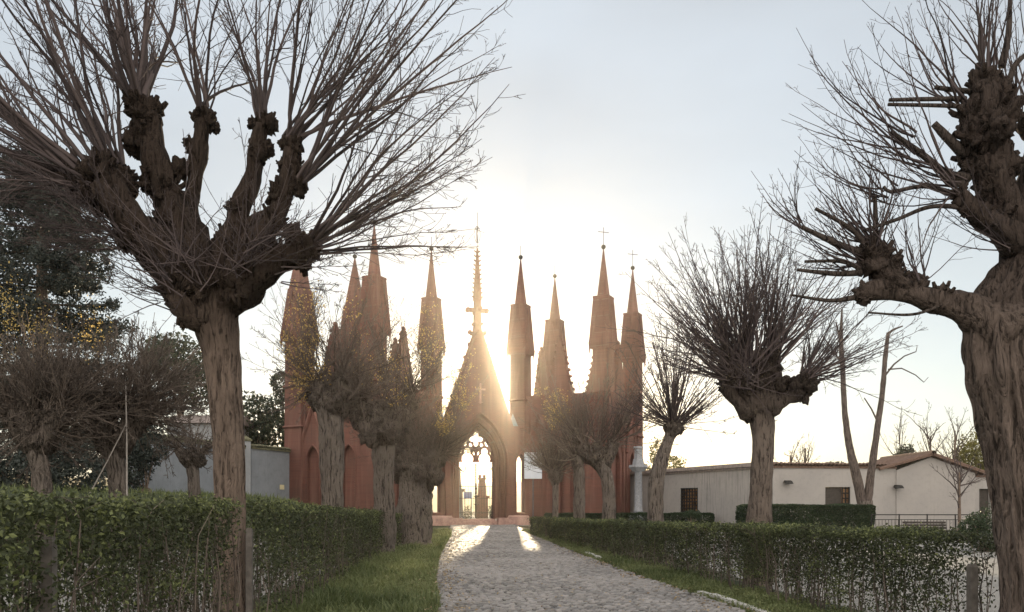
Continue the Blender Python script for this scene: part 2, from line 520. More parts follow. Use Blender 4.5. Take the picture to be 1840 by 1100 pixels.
sheet('ground', -900, 900, -60, 1700, -.012, M['ground'], 40, 40)
sheet('grass_bank', -46, -4.9, 1, 56, -.004, M['turf'], 60, 70, lambda x, y: gh(x, y) + .0 * x)
sheet('gravel_yard', 4.9, 60, 2, 47, -.006, M['gravel'], 6, 6)
sheet('garden_path', -8.2, -4.3, 1, 26, .004, M['gravel'], 12, 30, lambda x, y: gh(x, y))
sheet('forecourt', -14, 12, 58.2, 110, -.004, M['gravel'], 6, 6)

def hillfn(x, y):
    return 14 * sstep(y, 130, 330) * (1 - .35 * sstep(x, -60, 60)) + 1.2 * np.sin(x * .05) + .8 * np.sin(x * .13 + 1)
sheet('hill', -500, 500, 130, 420, -1.6, M['hill'], 60, 20, hillfn)

# bed and stones of the path
dd = np.linspace(2, 61, 60)
V = np.concatenate([np.stack([pl(dd) - .05, dd, np.full(60, .004)], 1), np.stack([pr(dd) + .05, dd, np.full(60, .004)], 1)])
path_bed = MB().add(V, [[i, 60 + i, 61 + i, i + 1] for i in range(59)])
tag(path_bed.build('path_bed', M['mortar']), kind='structure')
# verges
for sgn, name in ((-1, 'verge_strip'), (1, 'verge_strip')):
    if sgn < 0:
        V = np.concatenate([np.stack([hl(dd) - 1.6, dd, np.full(60, .0)], 1), np.stack([pl(dd) + .02, dd, np.full(60, .0)], 1)])
    else:
        V = np.concatenate([np.stack([pr(dd) - .02, dd, np.full(60, .0)], 1), np.stack([hr(dd) + .9, dd, np.full(60, .0)], 1)])
    tag(MB().add(V, [[i, 60 + i, 61 + i, i + 1] for i in range(57)]).build(name, M['turf']), kind='structure')

def cobbles():
    m = MB(); d = 8.5; VV = []; TT = []
    while d < 60.5:
        st = .125 if d < 26 else .17
        x0, x1 = pl(d), pr(d)
        wob = .03 * math.sin(d * 1.3)
        n = int((x1 - x0) / st)
        xs = x0 + (np.arange(n) + .5 + (.5 if int(d / st) % 2 else 0)) * st
        ys = d + rng.normal(0, .016, n) + .05 * np.sin(xs * 1.7 + d * .4) + wob
        xs = xs + rng.normal(0, .014, n)
        keep = rng.random(n) > .02
        edge = np.minimum(xs - x0, x1 - xs)
        keep &= (edge > .14 * rng.random(n) ** 2 * 3 - .02)
        xs, ys = xs[keep], ys[keep]; n = len(xs)
        hx = st * rng.uniform(.38, .5, n); hy = st * rng.uniform(.36, .48, n)
        z = .018 + rng.uniform(0, .013, n) + .018 * np.sin(xs * 1.1 + d * .33) + .018
        tx, ty = rng.normal(0, .04, n), rng.normal(0, .045, n)
        rot = rng.normal(0, .16, n)
        P = []
        for k, zz in ((1.0, -.05), (.97, -.016), (.72, .0)):
            for sx, sy in ((-1, -1), (1, -1), (1, 1), (-1, 1)):
                j = rng.uniform(.86, 1.08, n)
                ax = hx * k * sx * j; ay = hy * k * sy * j
                rx = ax * np.cos(rot) - ay * np.sin(rot); ry = ax * np.sin(rot) + ay * np.cos(rot)
                P.append(np.stack([xs + rx, ys + ry, z + zz + (ax * tx + ay * ty)], 1))
        VV.append(np.stack(P, 1)); TT.append(rng.random(n))
        d += st * .96
    V = np.concatenate(VV); T = np.concatenate(TT); n = len(V)
    b = np.arange(n)[:, None] * 12
    Q = []
    for o in (0, 4):
        for i in range(4):
            j = (i + 1) % 4
            Q.append(b + np.array([[o + i, o + j, o + 4 + j, o + 4 + i]]))
    Q.append(b + np.array([[8, 9, 10, 11]]))
    m.add(V.reshape(-1, 3), np.concatenate(Q), a=np.repeat(T, 12))
    tag(m.build('cobbled_path', M['stone']), kind='structure')
cobbles()

# kerb stones showing along the right edge of the path
def kerb(d0, d1, label):
    m = MB(); d = d0
    while d < d1:
        L = random.uniform(.35, .6)
        x = float(pr(d + L / 2)) + .10
        sl = math.atan2(float(pr(d + L) - pr(d)), L)
        m.box((x, d + L / 2, .03 + random.uniform(-.012, .012)), (.11, L * .95, .12), -sl + random.uniform(-.03, .03), a=random.random())
        d += L
    tag(m.build('kerb', M['kerb']), kind='structure')
kerb(11.2, 13.6, ''); kerb(22.6, 25.2, '')

def grass_field(name, n, xf, d0, d1, hmin, hmax, power, label):
    """tufts of blades; xf(d,u) gives the place across"""
    d = d0 + (d1 - d0) * rng.random(n) ** power
    u = rng.random(n)
    x = xf(d, u)
    cl = np.array([mn.noise(Vector((a * 1.6, b * 1.6, 3.1))) for a, b in zip(x, d)])
    pt = np.array([mn.noise(Vector((a * .45, b * .45, 8.3))) + .6 * mn.noise(Vector((a * 1.3, b * 1.3, 5.1))) for a, b in zip(x, d)])
    keep = (cl + .55 + rng.normal(0, .25, n)) > .12
    x, d, cl, pt = x[keep], d[keep], cl[keep], pt[keep]; n = len(x)
    h = rng.uniform(hmin, hmax, n) * (1 - .5 * np.clip(pt, -.3, .8)) * (1 + 1.1 * np.clip(cl, -.4, .8)) * rng.uniform(.6, 1.25, n)
    az = rng.random(n) * 2 * math.pi
    lean = rng.uniform(.2, 1.0, n) * h
    wd = rng.uniform(.004, .009, n) * (1 + d / 22)
    dx, dy = np.cos(az), np.sin(az)
    z0 = gh(x, d) - .01
    B = np.stack([x, d, z0], 1); S = np.stack([-dy, dx, 0 * dx], 1) * wd[:, None]
    D = np.stack([dx, dy, 0 * dx], 1)
    up = np.array([[0, 0, 1.]])
    m1 = B + D * (lean * .3)[:, None] + up * (h * .6)[:, None]
    tip = B + D * lean[:, None] + up * h[:, None]
    V = np.stack([B - S, B + S, m1 + S * .7, m1 - S * .7, tip], 1)
    b = np.arange(n)[:, None] * 5
    m = MB(); m.add(V.reshape(-1, 3), b + np.array([[0, 1, 2, 3]]), T=b + np.array([[3, 2, 4]]), a=np.repeat(np.clip(rng.random(n) * .55 + .2 + .55 * pt, 0, 1), 5))
    if hmax < .22:      # clover and other broad-leaved weeds in the turf
        k = np.nonzero(pt + rng.normal(0, .2, n) > .12)[0]; k = k[rng.integers(0, len(k), 26000)]
        q = np.stack([x[k], d[k], rng.uniform(.02, 1.0, len(k)) ** 1.3 * h[k] * 1.1 + .01], 1) + rng.normal(0, .03, (len(k), 3)) * np.array([1, 1, .2])
        m.leaves(q, rng.uniform(.014, .034, len(k)) * (1 + d[k] / 30), .75, 1.6, tone=np.clip(rng.normal(.55, .25, len(k)), 0, 1))
    tag(m.build(name, M['grass']), label, 'grass', kind='stuff')

grass_field('verge_grass', 70000, lambda d, u: pl(d) + .12 - (pl(d) + .12 - hl(d) + .55) * u ** .85, 8.5, 46, .05, .19, 1.7, 'lush green grass between the left hedge and the cobbled path')
grass_field('verge_grass', 60000, lambda d, u: pr(d) - .08 + (hr(d) + .45 - pr(d)) * u ** .8, 8.5, 46, .04, .14, 1.7, 'short green grass between the cobbled path and the right hedge')
grass_field('bank_grass', 26000, lambda d, u: -6 - u * 26, 9, 52, .10, .25, 1.0, 'rough dark grass on the garden bank behind the left hedge')


def litter():
    n = 2600
    d = 8.6 + 34 * rng.random(n) ** 1.6
    side = rng.random(n)
    off = np.abs(rng.normal(0, .22, n))
    x = np.where(side < .55, pl(d) + .25 - off * np.where(rng.random(n) < .6, -1, 1.6), np.where(side < .85, pr(d) - .2 + off * np.where(rng.random(n) < .6, -1, 1.6), pl(d) + (pr(d) - pl(d)) * rng.random(n)))
    m = MB(); m.leaves(np.stack([x, d, .055 + .02 * rng.random(n)], 1), rng.uniform(.03, .075, n), .6, 2.5, tone=rng.random(n))
    tag(m.build('fallen_leaves', M['litter']), 'dry straw-coloured leaves fallen along the path edges', 'leaves', kind='stuff')


# ------------------------------------------------------------------ hedges
def hedge(label, face, depth, d0, d1, top, dens, leaf, side, gap=.5, seed=1, stems=9, base=0.0):
    """clipped hedge: face(d) is the path side; leaves thick on top and thin near the ground"""
    L = d1 - d0
    dm = (d0 + d1) / 2
    t = thing('hedge', label, 'hedge', (float(face(dm)), dm, 0), 0, 'clipped hedges along the path')
    n = int(dens * L)
    d = d0 + L * rng.random(n)
    hh = np.array([top(a) for a in d])
    r = rng.random(n)
    # across: mostly in both skins; up: mostly upper part
    across = np.where(r < .48, rng.beta(1.2, 5, n), np.where(r < .72, 1 - rng.beta(1.2, 5, n), rng.random(n)))
    zz = rng.random(n) ** .72
    topk = rng.random(n) < .2
    zz = np.where(topk, 1 - np.abs(rng.normal(0, .035, n)), zz)
    across = np.where(topk, rng.random(n), across)
    bulge = np.array([mn.noise(Vector((a * .9, z * 1.6, seed))) for a, z in zip(d, zz)])
    bul2 = np.array([mn.noise(Vector((a * 3.1, z * 4.2, seed + 9))) for a, z in zip(d, zz)])
    keep = (bul2 + rng.normal(0, .22, n) > (gap - zz) * 1.25 - .28) | topk
    x = face(d) + side * (across * depth - .16 * bulge - .05 * bul2 + np.where(across < .1, rng.normal(0, .04, n), 0))
    z = base + zz * hh * (1 + .035 * bulge) + rng.normal(0, .018, n) + np.where(topk, np.abs(rng.normal(0, .03, n)), 0)
    C = np.stack([x, d, np.maximum(z, .03)], 1)[keep]
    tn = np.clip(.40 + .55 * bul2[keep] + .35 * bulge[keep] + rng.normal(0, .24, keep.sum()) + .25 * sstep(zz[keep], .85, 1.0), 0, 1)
    sz = leaf * rng.uniform(.65, 1.3, len(C))
    m = MB(); m.leaves(C, sz, .56, .5, tone=tn)
    m.build('foliage', M['hedge'], t)
    # stems and twigs
    k = int(L * stems)
    dS = d0 + L * rng.random(k); aS = rng.uniform(.03, .9, k)
    hS = np.array([top(a) for a in dS]) * rng.uniform(.6, .97, k)
    xS = face(dS) + side * aS * depth
    q = np.linspace(0, 1, 5)
    P = np.stack([xS[:, None] + np.cumsum(rng.normal(0, .035, (k, 5)), 1), dS[:, None] + np.cumsum(rng.normal(0, .045, (k, 5)), 1), q[None] * hS[:, None]], -1)
    rad = rng.uniform(.006, .014, k)[:, None] * (1 - .65 * q)[None]
    s = MB(); s.tubes(P, rad, 4, a=rng.random(k))
    n2 = k * 5
    ii = rng.integers(0, k, n2); jj = rng.integers(1, 5, n2)
    O = P[ii, jj]; D = rng.normal(0, 1, (n2, 3)); D[:, 2] = np.abs(D[:, 2]) + .5; D /= np.linalg.norm(D, axis=1, keepdims=True)
    Lt = rng.uniform(.12, .35, n2)
    P2 = O[:, None] + D[:, None] * (np.linspace(0, 1, 3)[None, :, None] * Lt[:, None, None])
    P2[..., 2] = np.minimum(P2[..., 2], base + 1.02 * np.array([top(a) for a in O[:, 1]])[:, None])
    s.tubes(P2, np.full((n2, 3), .0035) * np.array([1, .8, .5]), 3, a=rng.random(n2))
    s.build('stems', M['shoot_lt'], t)
    return t


litter()
hedge('tall leafy privet hedge filling the lower left corner of the photo', hl, .75, 3.2, 8.45, lambda d: 1.60 + .012 * math.sin(d * 3), 8600, .038, -1, .68, 1, 34)
hedge('tall privet hedge running on from the big left tree towards the gate', hl, .8, 9.75, 27, lambda d: np.interp(d, [9, 13, 20, 27], [1.60, 1.55, 1.40, 1.30]) + .012 * math.sin(d * 2.3), 3300, .05, -1, .42, 3, 12)
hedge('far end of the left hedge lit gold beside the gate', hl, .8, 28, 40, lambda d: 1.22 + .02 * math.sin(d), 1300, .07, -1, .2, 4, 5)
hedge('low hedge with see-through stems in the lower right of the photo', hr, .75, 9.0, 15.75, lambda d: np.interp(d, [9, 12, 16], [1.25, 1.21, 1.17]) + .015 * math.sin(d * 2.7), 7200, .042, 1, .54, 5, 20)
hedge('low hedge running on behind the round-headed right tree towards the gate', hr, .75, 16.0, 27, lambda d: np.interp(d, [15, 21, 27], [1.16, 1.08, 1.02]) + .015 * math.sin(d * 2.1), 3300, .055, 1, .42, 6, 12)
hedge('low dark far end of the right hedge beside the sign board', hr, .75, 27.6, 41, lambda d: np.interp(d, [27, 41], [1.0, .88]), 1500, .075, 1, .3, 8, 5)


def post(px, d, ztop, wd, label):
    x = (px - 920) / F * d
    t = MB()
    t.frustum((x, d), -.02, ztop - .03, wd, wd * .96, 4, .1); t.frustum((x, d), ztop - .03, ztop, wd * .96, wd * .7, 4, .1)
    o = t.build('concrete_post', M['concrete'])
    tag(o, label, 'post', 'fence posts in the hedges')
post(88, 4.62, 1.41, .066, 'square concrete post standing in the near left hedge')
post(448, 9.22, 1.32, .07, 'square concrete post right of the big left tree trunk')
post(1747, 8.92, .93, .085, 'square concrete post at the near end of the right hedge')


# ------------------------------------------------------------------ trees
def grow(m, O, D, L, Rr, k=8, up=.3, wig=.10, twigs=10, tl=(.12, .34), fine=4, sides=5, rmin=.0035, tone=None, sag=0.0):
    """long pollard shoots with side twigs; returns twig tips"""
    O = np.asarray(O, float); D = np.asarray(D, float); n = len(O)
    D = D / np.linalg.norm(D, axis=1, keepdims=True)
    t = np.linspace(0, 1, k + 1)
    cur = D.copy(); P = [O]; bend = rng.normal(0, wig, (n, 3))
    for i in range(k):
        cur = cur + bend / k + np.array([[0, 0, up / k]]) - np.array([[0, 0, sag / k]]) * t[i] + rng.normal(0, wig * .35, (n, 3))
        cur /= np.linalg.norm(cur, axis=1, keepdims=True)
        P.append(P[-1] + cur * (L / k)[:, None])
    P = np.stack(P, 1)
    Rad = np.maximum(Rr[:, None] * (1 - t[None] * .88), rmin * .8)
    tn = rng.random(n)
    m.tubes(P, Rad, sides, a=tn)
    tips = [P[:, -1]]
    if not twigs: return np.concatenate(tips)

    def side(P, L, Rr, cnt, lo, hi, ang, kk, tmin):
        n, K, _ = P.shape
        N = n * cnt
        ii = np.repeat(np.arange(n), cnt)
        s = tmin + (.985 - tmin) * rng.random(N) ** .8
        f = s * (K - 1); j = np.minimum(f.astype(int), K - 2); fr = (f - j)[:, None]
        o = P[ii, j] * (1 - fr) + P[ii, j + 1] * fr
        T = P[ii, j + 1] - P[ii, j]; T /= np.linalg.norm(T, axis=1, keepdims=True) + 1e-9
        pr_ = rng.normal(size=(N, 3)); pr_ -= T * (pr_ * T).sum(1, keepdims=True); pr_ /= np.linalg.norm(pr_, axis=1, keepdims=True) + 1e-9
        a = rng.uniform(ang[0], ang[1], N)[:, None]
        d = T * np.cos(a) + pr_ * np.sin(a)
        LL = L[ii] * rng.uniform(lo, hi, N) * (1.25 - s)
        RR = np.maximum(Rr[ii] * (1 - s * .85) * .42, rmin)
        tt = np.linspace(0, 1, kk + 1)
        Q = [o]; c = d
        for q in range(kk):
            c = c + np.array([[0, 0, .22 / kk]]) + rng.normal(0, .13, (N, 3)); c /= np.linalg.norm(c, axis=1, keepdims=True)
            Q.append(Q[-1] + c * (LL / kk)[:, None])
        Q = np.stack(Q, 1)
        m.tubes(Q, np.maximum(RR[:, None] * (1 - .6 * tt[None]), rmin * .7), 3, a=tn[ii % len(tn)] if len(tn) else None)
        return Q, LL, RR
    Q, LL, RR = side(P, L, Rr, twigs, tl[0], tl[1], (.3, .95), 4, .16)
    tips.append(Q[:, -1])
    if fine:
        sel = rng.random(len(Q)) < .8
        Q2, _, _ = side(Q[sel], LL[sel], RR[sel], fine, .2, .5, (.4, 1.1), 2, .15)
        tips.append(Q2[:, -1])
    return np.concatenate(tips)


def shoot_group(m, d, px, py, doff, spread, n, ang, ang_sd, len_px, r_px, **kw):
    """n shoots round a knob given in photo pixels at depth d"""
    s = d / F
    c = W(px, py, d + doff)
    v = rng.normal(0, 1, (n, 3)); v /= np.linalg.norm(v, axis=1, keepdims=True)
    O = c + v * (rng.random(n) ** .5)[:, None] * spread * s * .72
    a = np.radians(rng.normal(ang, ang_sd, n))
    dep = rng.normal(0, kw.pop('dep', .38), n) + kw.pop('depm', 0.0)
    D = np.stack([np.cos(a), dep, np.sin(a)], 1)
    L = rng.uniform(len_px[0], len_px[1], n) * s
    Rr = rng.uniform(r_px[0], r_px[1], n) * s
    return grow(m, O, D, L, Rr, **kw)


def limb(tree, d, pts, knobs=(), mat=None, seed=0.0, stubs=6, sides=12, amp=.22):
    """pts: (px, py, r_px, depth offset); knobs: (px, py, r_px, depth offset)"""
    s = d / F
    P, Rr = [], []
    for px, py, r, do in pts:
        p = W(px, py, d + do); P.append(p); Rr.append(r * s)
    m = MB()
    m.loft(P, Rr, sides, step=max(.03, min(Rr) * .8), amp=amp, fr=1.3, flute=.15, seed=seed)
    for i, (px, py, r, do) in enumerate(knobs):
        c = W(px, py, d + do)
        m.sphere(c, r * s * .82, 20, 14, .75, 2.3, (1, .95, 1.1), seed + i * 3.7)
        for k in range(4):
            o = rng.normal(0, 1, 3); o /= np.linalg.norm(o)
            m.sphere(c + o * r * s * .62, r * s * rng.uniform(.25, .45), 10, 8, .8, 2.2, (1, 1, 1.2), seed + k + i)
        for k in range(stubs):
            o = rng.normal(0, 1, 3); o[2] = abs(o[2]) * .9; o /= np.linalg.norm(o)
            L = r * s * rng.uniform(1.05, 1.55)
            m.tube([c + o * r * s * .4, c + o * L * .85, c + o * L + np.array([0, 0, L * .08])], [r * s * rng.uniform(.16, .3), r * s * .16, r * s * .12], 6)
    return m.build('limb', mat or M['head'], tree, smooth=True)


def trunk(tree, d, pts, mat=None, sides=40, flute=.22, seed=0.0, amp=.07, zbase=None):
    s = d / F
    P, Rr = [], []
    for px, py, r in pts:
        P.append(W(px, py, d)); Rr.append(r * s)
    if zbase is not None:
        b = P[0].copy(); b[2] = zbase - .05
        P.insert(0, b); Rr.insert(0, Rr[0] * 1.18)
    m = MB(); m.loft(P, Rr, sides, .05, amp, 1.0, flute, seed)
    return m.build('trunk', mat or M['bark'], tree, smooth=True)


PG = 'pollarded trees'
# ---- the big tree on the left, standing in the hedge
D1 = 9.3
base = W(415, 905, D1); base[2] = 0
T = thing('pollarded_tree', 'huge pollarded tree on the left with a thick trunk rising from the tall hedge', 'tree', base, 0, PG)
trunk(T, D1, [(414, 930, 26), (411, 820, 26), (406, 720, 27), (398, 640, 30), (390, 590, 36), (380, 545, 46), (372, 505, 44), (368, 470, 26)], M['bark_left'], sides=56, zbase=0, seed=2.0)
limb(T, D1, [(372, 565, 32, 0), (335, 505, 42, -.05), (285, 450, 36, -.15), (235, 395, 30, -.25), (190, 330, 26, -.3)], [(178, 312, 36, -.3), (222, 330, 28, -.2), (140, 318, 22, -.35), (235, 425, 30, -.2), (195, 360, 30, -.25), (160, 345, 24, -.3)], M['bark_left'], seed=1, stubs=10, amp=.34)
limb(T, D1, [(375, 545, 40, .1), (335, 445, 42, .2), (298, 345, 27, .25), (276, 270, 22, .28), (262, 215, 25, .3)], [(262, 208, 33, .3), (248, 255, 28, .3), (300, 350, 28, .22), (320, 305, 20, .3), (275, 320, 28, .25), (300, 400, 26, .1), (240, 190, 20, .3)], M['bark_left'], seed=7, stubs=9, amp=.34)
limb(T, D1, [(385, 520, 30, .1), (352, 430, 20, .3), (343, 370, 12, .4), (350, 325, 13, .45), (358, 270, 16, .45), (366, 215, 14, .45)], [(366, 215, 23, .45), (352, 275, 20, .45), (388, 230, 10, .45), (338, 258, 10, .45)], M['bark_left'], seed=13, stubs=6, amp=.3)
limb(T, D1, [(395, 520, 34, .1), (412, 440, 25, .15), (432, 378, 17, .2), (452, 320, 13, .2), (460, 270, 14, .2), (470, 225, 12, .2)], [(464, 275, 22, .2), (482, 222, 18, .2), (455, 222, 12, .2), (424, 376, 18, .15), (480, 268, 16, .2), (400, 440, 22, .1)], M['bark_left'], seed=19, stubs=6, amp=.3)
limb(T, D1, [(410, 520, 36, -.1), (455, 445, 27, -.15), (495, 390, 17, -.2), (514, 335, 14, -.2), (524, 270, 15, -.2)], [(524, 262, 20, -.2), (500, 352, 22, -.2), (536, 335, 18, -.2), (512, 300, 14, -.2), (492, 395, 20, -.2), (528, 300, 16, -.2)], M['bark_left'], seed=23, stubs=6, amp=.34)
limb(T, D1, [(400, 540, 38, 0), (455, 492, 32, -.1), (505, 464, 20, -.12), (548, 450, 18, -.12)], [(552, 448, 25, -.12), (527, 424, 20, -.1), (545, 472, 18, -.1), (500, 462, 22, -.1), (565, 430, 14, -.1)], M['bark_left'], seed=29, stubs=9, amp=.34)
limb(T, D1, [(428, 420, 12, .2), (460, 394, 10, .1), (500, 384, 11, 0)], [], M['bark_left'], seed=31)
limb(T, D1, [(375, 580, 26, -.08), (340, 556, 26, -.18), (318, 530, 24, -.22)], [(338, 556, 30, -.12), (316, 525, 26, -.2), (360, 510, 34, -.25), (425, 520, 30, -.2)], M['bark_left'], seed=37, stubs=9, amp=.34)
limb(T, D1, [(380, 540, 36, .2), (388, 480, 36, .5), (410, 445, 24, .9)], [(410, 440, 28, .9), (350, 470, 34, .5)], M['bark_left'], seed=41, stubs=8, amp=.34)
m = MB()
kw = dict(k=11, up=.26, wig=.19, twigs=13, fine=3)
shoot_group(m, D1, 150, 315, -.3, 44, 22, 142, 14, (320, 560), (2.2, 5.6), **kw)
shoot_group(m, D1, 150, 330, -.3, 44, 14, 160, 10, (240, 420), (1.6, 3.2), **kw)
shoot_group(m, D1, 170, 340, -.3, 46, 14, 176, 10, (160, 330), (1.4, 2.6), **kw)
shoot_group(m, D1, 205, 310, -.2, 36, 18, 118, 12, (320, 560), (2.4, 6.2), **kw)
shoot_group(m, D1, 255, 195, .3, 34, 26, 102, 17, (260, 480), (2.0, 6.5), **kw)
shoot_group(m, D1, 365, 200, .45, 18, 13, 82, 20, (220, 420), (1.6, 4.2), **kw)
shoot_group(m, D1, 474, 215, .2, 20, 14, 90, 16, (240, 420), (1.6, 3.8), **kw)
shoot_group(m, D1, 524, 250, -.2, 20, 17, 66, 14, (280, 480), (1.8, 4.2), **kw)
shoot_group(m, D1, 535, 330, -.2, 22, 12, 48, 9, (420, 600), (2.4, 5.0), **kw)
kw2 = dict(kw); kw2.update(up=.16, twigs=17, wig=.16)
shoot_group(m, D1, 556, 435, -.12, 22, 15, 38, 9, (300, 460), (1.8, 4.0), **kw2)
shoot_group(m, D1, 558, 450, -.12, 18, 9, 22, 7, (280, 380), (1.5, 2.8), **kw2)
shoot_group(m, D1, 500, 480, -.3, 40, 6, 4, 12, (90, 200), (1, 1.6), **kw2)
shoot_group(m, D1, 235, 430, -.25, 50, 34, 152, 22, (120, 260), (.9, 1.9), **kw2)
shoot_group(m, D1, 330, 500, -.45, 60, 46, 120, 40, (90, 240), (.8, 1.6), k=6, up=.3, wig=.2, twigs=7, fine=2)
shoot_group(m, D1, 440, 470, -.4, 50, 40, 60, 40, (80, 200), (.8, 1.5), k=6, up=.3, wig=.2, twigs=7, fine=2)
shoot_group(m, D1, 310, 540, -.2, 30, 14, 162, 12, (90, 210), (.8, 1.6), k=6, up=.1, wig=.14, twigs=9, fine=2)
m.build('crown', M['shoot'], T, smooth=True)

# ---- the big tree on the right
D2 = 8.4
base = W(1868, 905, D2); base[2] = 0
T = thing('pollarded_tree', 'massive pollarded tree cut by the right edge of the photo, one heavy limb reaching left', 'tree', base, 0, PG)
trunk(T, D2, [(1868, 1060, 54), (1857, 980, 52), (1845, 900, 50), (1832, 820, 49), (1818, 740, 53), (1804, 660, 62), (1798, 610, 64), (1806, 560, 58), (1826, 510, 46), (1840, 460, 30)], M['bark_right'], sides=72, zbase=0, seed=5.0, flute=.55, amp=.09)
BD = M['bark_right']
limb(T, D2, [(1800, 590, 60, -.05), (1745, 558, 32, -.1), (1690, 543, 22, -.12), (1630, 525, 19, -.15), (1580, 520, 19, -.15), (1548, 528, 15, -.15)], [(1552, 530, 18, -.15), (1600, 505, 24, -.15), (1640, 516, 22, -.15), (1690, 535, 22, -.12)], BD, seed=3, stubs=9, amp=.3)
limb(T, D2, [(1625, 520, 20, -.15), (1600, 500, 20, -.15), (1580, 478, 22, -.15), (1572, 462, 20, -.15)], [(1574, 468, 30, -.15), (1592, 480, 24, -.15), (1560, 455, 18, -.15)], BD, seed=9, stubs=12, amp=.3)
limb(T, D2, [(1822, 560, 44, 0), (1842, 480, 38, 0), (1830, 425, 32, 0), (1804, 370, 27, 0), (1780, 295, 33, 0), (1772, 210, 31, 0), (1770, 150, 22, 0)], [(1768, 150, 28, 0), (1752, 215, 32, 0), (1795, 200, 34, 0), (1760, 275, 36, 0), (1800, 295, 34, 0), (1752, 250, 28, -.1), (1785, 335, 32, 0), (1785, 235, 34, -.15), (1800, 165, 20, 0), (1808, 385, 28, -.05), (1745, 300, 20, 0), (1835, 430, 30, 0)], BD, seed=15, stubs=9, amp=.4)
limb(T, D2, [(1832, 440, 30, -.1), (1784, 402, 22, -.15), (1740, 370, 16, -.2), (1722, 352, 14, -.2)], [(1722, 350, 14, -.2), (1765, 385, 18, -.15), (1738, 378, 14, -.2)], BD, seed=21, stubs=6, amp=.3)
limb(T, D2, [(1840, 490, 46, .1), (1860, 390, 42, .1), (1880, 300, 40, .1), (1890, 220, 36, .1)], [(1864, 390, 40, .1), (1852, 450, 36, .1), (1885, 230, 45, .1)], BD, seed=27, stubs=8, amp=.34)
# cut branches left on the tree, each bare and blunt
m = MB()
def cut(pts, r0, r1):
    P = [W(x, y, D2 + o) for x, y, o in pts]
    n = len(P)
    s = D2 / F
    m.loft(P, list(np.linspace(r0, r1, n) * s), 7, .05, .07, 1.0, 0, r0)
cut([(1735, 178, 0), (1680, 178, -.05), (1598, 180, -.1)], 5, 3.2)
cut([(1735, 192, 0), (1690, 190, -.05), (1596, 188, -.1)], 4.5, 3)
cut([(1745, 165, 0), (1700, 160, 0), (1680, 157, 0)], 5, 4)
cut([(1740, 320, 0), (1700, 312, -.1), (1660, 280, -.15), (1600, 238, -.2)], 9, 4.5)
cut([(1735, 330, 0), (1705, 328, -.1), (1690, 305, -.12)], 7, 5)
cut([(1740, 285, 0), (1700, 245, -.1), (1678, 222, -.1)], 10, 6)
cut([(1800, 120, 0), (1812, 60, 0), (1815, -10, 0)], 7, 3.5)
cut([(1810, 160, 0), (1822, 120, 0), (1846, 95, 0)], 6, 4)
cut([(1722, 350, -.2), (1660, 335, -.2), (1600, 345, -.25), (1588, 335, -.25)], 4.5, 2.6)
cut([(1730, 372, -.2), (1670, 372, -.2), (1610, 395, -.2), (1552, 414, -.2)], 4.5, 2.6)
cut([(1575, 452, -.15), (1573, 400, -.15), (1572, 350, -.15)], 6, 3.2)
cut([(1555, 458, -.15), (1500, 436, -.2), (1440, 408, -.25)], 7, 4)
cut([(1560, 450, -.15), (1530, 412, -.2), (1465, 375, -.2)], 5, 3)
cut([(1550, 490, -.15), (1500, 492, -.2), (1432, 485, -.2)], 6, 3)
cut([(1550, 485, -.15), (1510, 470, -.2), (1446, 470, -.2)], 4, 2.5)
cut([(1535, 535, -.15), (1490, 540, -.2), (1420, 530, -.2)], 5, 2)
cut([(1700, 545, -.2), (1640, 565, -.25), (1560, 562, -.3)], 3, 1.8)
m.build('cut_branches', M['head'], T, smooth=True)
m = MB()
kw = dict(k=10, up=.85, wig=.22, twigs=5, fine=2, rmin=.0028, dep=.3)
shoot_group(m, D2, 1640, 265, -.2, 40, 12, 158, 16, (170, 300), (1.3, 2.4), **kw)
shoot_group(m, D2, 1720, 320, -.1, 30, 12, 166, 16, (200, 330), (1.3, 2.4), **kw)
shoot_group(m, D2, 1735, 200, 0, 30, 12, 130, 18, (180, 300), (1.3, 2.6), **kw)
shoot_group(m, D2, 1775, 135, 0, 34, 18, 100, 20, (130, 300), (1.3, 2.8), **kw)
shoot_group(m, D2, 1840, 200, .1, 34, 14, 88, 22, (130, 300), (1.3, 2.8), **kw)
shoot_group(m, D2, 1600, 345, -.2, 30, 9, 150, 22, (120, 220), (1.2, 2.0), **kw)
shoot_group(m, D2, 1720, 352, -.2, 20, 9, 185, 16, (130, 240), (1.2, 2.0), **kw)
shoot_group(m, D2, 1572, 440, -.15, 34, 34, 106, 34, (90, 210), (1.2, 2.2), **kw)
shoot_group(m, D2, 1550, 475, -.15, 30, 22, 165, 20, (110, 200), (1.2, 2.0), **kw)
shoot_group(m, D2, 1440, 408, -.25, 14, 9, 120, 22, (90, 150), (.9, 1.5), **kw)
shoot_group(m, D2, 1650, 510, -.15, 40, 16, 92, 22, (90, 220), (1.0, 1.8), **kw)
shoot_group(m, D2, 1812, 440, -.2, 20, 12, 165, 22, (90, 190), (1.0, 1.7), **kw)
shoot_group(m, D2, 1572, 360, -.15, 8, 9, 95, 30, (50, 110), (.8, 1.3), **kw)
m.build('crown', M['shoot'], T, smooth=True)


